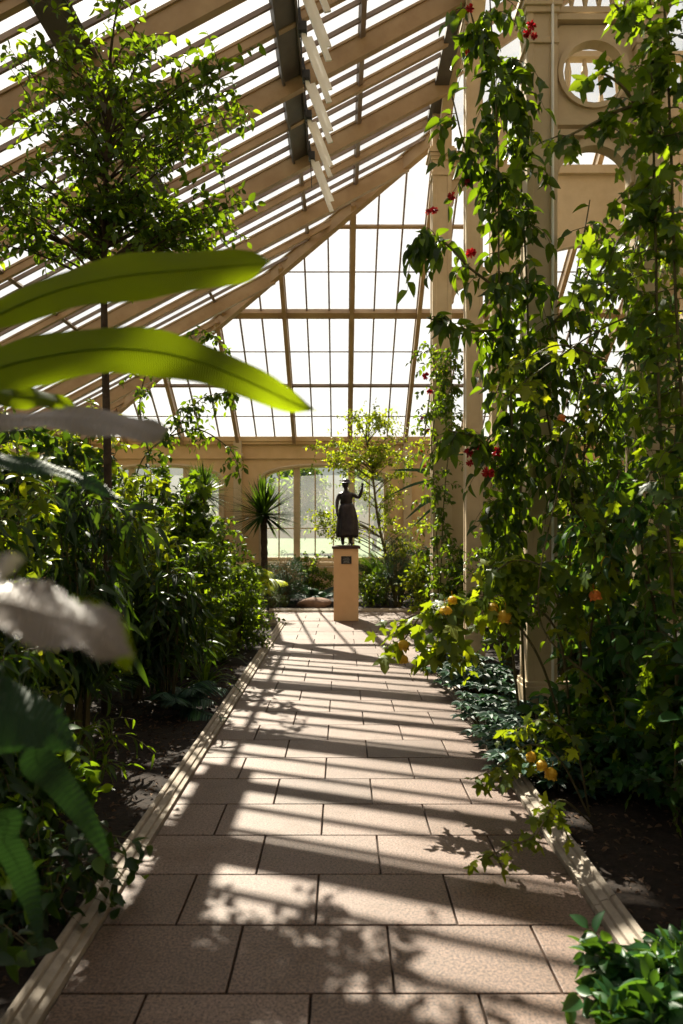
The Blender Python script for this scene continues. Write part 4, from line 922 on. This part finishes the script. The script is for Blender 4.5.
# ------------------------------------------------------------------ climbers on the arcade
v1 = vine('climbing_vine', 'red-flowered climber with heart-shaped leaves covering the near column edge', 'vine',
     [[(1.52, 5.95, 0.02), at(505, 560, 5.7), at(512, 420, 5.6), at(500, 300, 5.55), at(498, 150, 5.5), at(490, 0, 5.5)],
      [(1.55, 5.9, 0.02), at(520, 520, 5.8), at(528, 330, 5.8), at(520, 160, 5.75), at(518, 60, 5.75)],
      [at(500, 290, 5.55), at(470, 268, 5.5), at(440, 240, 5.5), at(412, 246, 5.5)],
      [at(500, 180, 5.55), at(470, 160, 5.5), at(452, 96, 5.5)],
      [at(512, 470, 5.6), at(480, 440, 5.5), at(448, 430, 5.45)],
      [at(500, 330, 5.55), at(470, 330, 5.5), at(428, 318, 5.5)],
      [at(500, 60, 5.5), at(480, 40, 5.45), at(470, 10, 5.45)]],
     20, 0.22, 6, 0.135, 'heart', 'mid', u0=0.12, bias=(-0.25, -0.3, -0.1), droop=0.9, tone=(0, 0.95),
     flowers=[('red', at(531, 26, 5.5), 0.06), ('red', at(527, 33, 5.5), 0.05), ('red', at(534, 36, 5.4), 0.04), ('red', at(468, 52, 5.4), 0.035), ('red', at(470, 9, 5.4), 0.05), ('red', at(452, 196, 5.5), 0.05), ('red', at(434, 209, 5.5), 0.055),
              ('red', at(428, 212, 5.5), 0.035), ('red', at(467, 183, 5.5), 0.045), ('red', at(471, 253, 5.5), 0.06), ('red', at(497, 452, 5.4), 0.06), ('red', at(468, 453, 5.4), 0.055), ('red', at(488, 473, 5.4), 0.075), ('red', at(470, 463, 5.4), 0.045), ('red', at(476, 447, 5.4), 0.04)])
v2 = vine('climbing_vine', 'red-berried creeper twined around the far column', 'vine',
     [[(1.62, 11.55, 0.02), at(436, 520, 11.4), at(432, 440, 11.4), at(440, 390, 11.4), at(428, 345, 11.4)], [(1.60, 11.5, 0.02), at(444, 500, 11.4), at(452, 420, 11.2), at(450, 350, 11.2)]],
     16, 0.34, 9, 0.10, 'small', 'mid', bias=(-0.2, -0.3, 0), droop=0.6,
     flowers=[('red', at(426, 376, 11.3), 0.09), ('red', at(430, 392, 11.3), 0.08), ('red', at(445, 373, 11.3), 0.06), ('red', at(442, 384, 11.3), 0.06), ('red', at(422, 418, 11.3), 0.05), ('red', at(424, 465, 11.3), 0.06), ('red', at(428, 430, 11.3), 0.05), ('red', at(421, 452, 11.3), 0.05)])
v3 = vine('climbing_vine', 'dense dark climber between the paired columns of the near arch', 'vine',
     [[(2.1, 5.95, 0.02), at(570, 560, 5.9), at(585, 440, 5.9), at(570, 330, 5.9), at(590, 200, 5.9)],
      [(2.5, 5.9, 0.02), at(620, 560, 5.9), at(640, 420, 5.9), at(628, 300, 5.9), at(650, 180, 5.9)],
      [(2.2, 5.9, 0.02), at(600, 560, 5.8), at(560, 470, 5.8), at(545, 400, 5.7), at(540, 340, 5.8)],
      [at(580, 460, 5.8), at(620, 400, 5.7), at(675, 370, 5.6)],
      [at(545, 330, 5.8), at(590, 290, 5.7), at(640, 270, 5.6)]],
     15, 0.40, 8, 0.12, 'heart', 'mid', u0=0.15, bias=(0.1, -0.4, -0.1), droop=0.9)
v4 = vine('climbing_vine', 'light green lobed-leaf vine trailing down from the top corner beside the arch', 'vine',
     [[(1.86, 3.9, 0.02), at(676, 650, 3.9), at(660, 420, 3.9), at(655, 200, 3.9), at(650, 0, 3.9)],
      [(1.95, 3.9, 0.02), at(690, 560, 3.9), at(676, 300, 3.9), at(670, 120, 3.9), at(662, -40, 3.9)],
      [at(655, 140, 3.9), at(625, 90, 3.8), at(598, 70, 3.8)], [at(655, 100, 3.9), at(620, 110, 3.8), at(590, 125, 3.8), at(560, 140, 3.8)],
      [at(660, 200, 3.9), at(620, 240, 3.8), at(590, 290, 3.8)], [at(650, 30, 3.9), at(630, 20, 3.8), at(615, 5, 3.8)]],
     14, 0.22, 5, 0.10, 'lobed', 'mid', bias=(-0.4, -0.2, 0), droop=0.8, tone=(0.25, 1.0))
v5 = vine('climbing_vine', 'thick dark green creeper hanging along the picture edge beside the arch', 'vine',
     [[(2.35, 4.7, 0.02), at(640, 700, 4.6), at(650, 560, 4.6), at(676, 430, 4.6), at(670, 300, 4.6)], [(2.1, 4.6, 0.02), at(620, 660, 4.5), at(600, 560, 4.5), at(620, 470, 4.5)],
      [(2.2, 4.6, 0.02), at(660, 640, 4.5), at(640, 500, 4.4), at(690, 430, 4.4)]],
     15, 0.34, 8, 0.11, 'heart', 'fresh', bias=(0.1, -0.4, 0), droop=0.9)
ft = at(560, 250, 4.4)
v6 = vine('passion_vine', 'thin wiry vine with yellowing leaves looping across the arch', 'vine',
     [[(1.75, 4.5, 0.02), at(610, 700, 4.4), at(540, 620, 4.4), at(560, 480, 4.4), at(600, 330, 4.4), at(660, 235, 4.4)], [at(605, 360, 4.4), at(560, 345, 4.3), at(515, 365, 4.3)], [at(690, 310, 4.3), at(620, 320, 4.3), at(540, 370, 4.3), at(505, 400, 4.3)]],
     3.2, 0.25, 5, 0.085, 'lobed', 'lime', bias=(-0.2, -0.2, 0), droop=0.8, sr=0.007, tone=(0.3, 1.0), flowers=[('orange', at(562, 414, 4.3), 0.064), ('orange', at(628, 215, 4.3), 0.048)])

# flowering maple leaning over the path with yellow lantern flowers
v7 = vine('flowering_maple', 'leaning shrub with lobed leaves and yellow lantern flowers over the path', 'shrub',
     [[(1.62, 4.9, 0.02), at(540, 660, 4.7), at(500, 610, 4.6), at(455, 600, 4.5), at(425, 612, 4.5), at(404, 640, 4.5)],
      [(1.62, 4.9, 0.02), at(560, 640, 4.7), at(520, 600, 4.6), at(480, 600, 4.5), at(450, 625, 4.5), at(445, 660, 4.5)],
      [(1.66, 4.9, 0.02), at(580, 640, 4.7), at(560, 580, 4.6), at(520, 560, 4.5), at(490, 575, 4.5)],
      [(1.7, 4.9, 0.02), at(590, 640, 4.7), at(600, 560, 4.5), at(570, 500, 4.4)]],
     9, 0.20, 5, 0.12, 'lobed', 'lime', bias=(-0.2, -0.3, 0), droop=0.9, u0=0.35, sr=0.010, tone=(0.1, 0.85),
     flowers=[('yellow', at(445, 606, 4.4), 0.112), ('yellow', at(452, 596, 4.45), 0.080), ('yellow', at(505, 610, 4.4), 0.120), ('yellow', at(494, 603, 4.45), 0.088), ('yellow', at(404, 640, 4.45), 0.096), ('yellow', at(403, 655, 4.45), 0.080), ('yellow', at(604, 556, 4.3), 0.088), ('orange', at(594, 590, 4.3), 0.096), ('yellow', at(681, 556, 4.3), 0.080)])
v8 = vine('flowering_maple', 'low flowering maple with yellow blooms sprawling over the near kerb', 'shrub',
     [[(1.42, 4.0, 0.02), at(560, 760, 3.9), at(530, 745, 3.85), at(500, 765, 3.8), at(470, 780, 3.8)],
      [(1.42, 4.0, 0.02), at(575, 745, 3.9), at(545, 720, 3.85), at(515, 730, 3.8)],
      [(1.40, 3.9, 0.02), at(560, 800, 3.5), at(535, 835, 3.3), at(510, 845, 3.25), at(488, 858, 3.25)]],
     10, 0.10, 4, 0.07, 'lobed', 'lime', bias=(-0.2, -0.2, 0.1), droop=0.8, u0=0.3, sr=0.006, zmin=0.06, tone=(0.2, 1),
     flowers=[('yellow', at(541, 760, 3.75), 0.080), ('yellow', at(552, 768, 3.75), 0.088), ('yellow', at(531, 752, 3.75), 0.072)])

# ------------------------------------------------------------------ shrubs of the right bed
sh('glossy bush cut by the bottom edge beside the right kerb', 1.16, 2.32, 0.13, 0.34, 'ovate', 0.085, 'fresh', 60, 4, 8, low=0.05, tone=(0, 0.8), tlen=0.14)
sh('dark leafy bush between the bottom corner and the bare soil', 2.0, 3.0, 0.95, 0.36, 'lobed', 0.13, 'deep', 26, 3, 8)
sh('large-leaved bush crowding the right picture edge', 2.15, 3.75, 1.45, 0.42, 'broad', 0.12, 'fresh', 34, 4, 8)
sh('bush with dark pointed leaves in front of the low plinth wall', 2.05, 5.0, 1.15, 0.48, 'ovate', 0.12, 'fresh', 40, 4, 8)
sh('lobed-leaf bush before the foot of the near column', 2.02, 5.15, 0.55, 0.34, 'lobed', 0.11, 'mid', 32, 3, 8)
sh('green hedge-like bush inside the near arch', 2.4, 7.3, 1.7, 0.62, 'small', 0.08, 'deep', 60, 4, 10)
sh('tall green bush inside the nave behind the near arch', 3.6, 8.6, 3.3, 0.9, 'ovate', 0.13, 'deep', 54, 4, 10)
sh('pale green bush inside the nave beyond the second column', 2.7, 10.2, 2.9, 0.75, 'ovate', 0.12, 'mid', 54, 4, 9)
sh('broad dark bush in the nave at the picture edge', 4.4, 7.2, 3.0, 1.0, 'ovate', 0.15, 'deep', 54, 4, 10)
sh('high bush in the nave seen between the paired columns', 4.4, 10.8, 4.4, 1.1, 'ovate', 0.15, 'mid', 60, 4, 10, low=0.2)
sh('bush with small light leaves around the second column', 1.95, 8.2, 1.9, 0.42, 'small', 0.075, 'mid', 44, 4, 10)
# ground cover with whorled glossy leaves along the right kerb
gc = None
def cover(loc, sc=1.0, rz=0.0):
    global gc
    if gc is None:
        gc = thing('ground_cover_plant', 'low glossy blue-green plant carpeting the edge of the right bed', 'plant', loc, 'ground cover along the right kerb')
        st_, lf = MB(), MB()
        for i in range(16):
            a = rng.uniform(0, 6.283); r_ = 0.20 * math.sqrt(rng.random()); z = rng.uniform(0.05, 0.20); p = np.array([math.cos(a) * r_, math.sin(a) * r_, z])
            st_.tube(bez((p[0] * .3, p[1] * .3, 0), (p[0] * .7, p[1] * .7, z * .8), p, 5), 0.004, 4)
            n_ = 6; aa = np.arange(n_) * 6.283 / n_ + rng.uniform(0, 6)
            D = np.stack([np.cos(aa), np.sin(aa), np.full(n_, 0.1)], 1); lf.leaves(LEAF['ovate'], np.tile(p, (n_, 1)), D, np.array([0, 0, 1.0]) + rng.normal(size=(n_, 3)) * 0.2, np.full(n_, 0.085), rng.uniform(0, 1, n_), 0.9)
        st_.build('stem', 'twig', gc); lf.build('foliage', 'blue', gc)
    else: copy_tree(gc, loc, rz=rz, scale=sc)
for i in range(30):
    y_ = 4.35 + i * 0.145; cover((1.30 + 0.12 * math.sin(i * 2.4) + (0.25 if i % 3 == 0 else 0.0), y_, 0.018), float(rng.uniform(0.95, 1.35)), float(rng.uniform(0, 6)))

# ------------------------------------------------------------------ trees on the lawn outside
for i, (x, y_, h_, lb) in enumerate(((-4.0, 62, 9, 'round tree standing out on the lawn beyond the west window'), (3.5, 75, 12, 'distant tree on the lawn seen beyond the statue'), (-14, 80, 12, 'distant tree at the far side of the lawn'))):
    b = Vector((x, y_, -0.2))
    tree('lawn_tree', lb, 'tree', b, [b, b + Vector((0.2, 0, h_ * 0.35)), b + Vector((0, 0, h_ * 0.7))], 0.25, [(b + Vector((0, 0, h_ * 0.65)), (h_ * 0.33, h_ * 0.33, h_ * 0.33))], 40, 5, 7, 0.55, 'small', 'mid', tlen=1.8)
sh('leafy lime-tinged bush low in the right bed behind the bare soil', 1.95, 4.25, 0.55, 0.30, 'lobed', 0.10, 'fresh', 26, 3, 7, low=0.1)
sh('small bush pressed against the kerb foot below the trailing maple', 1.62, 4.55, 0.42, 0.22, 'lobed', 0.085, 'mid', 20, 3, 6, low=0.1)
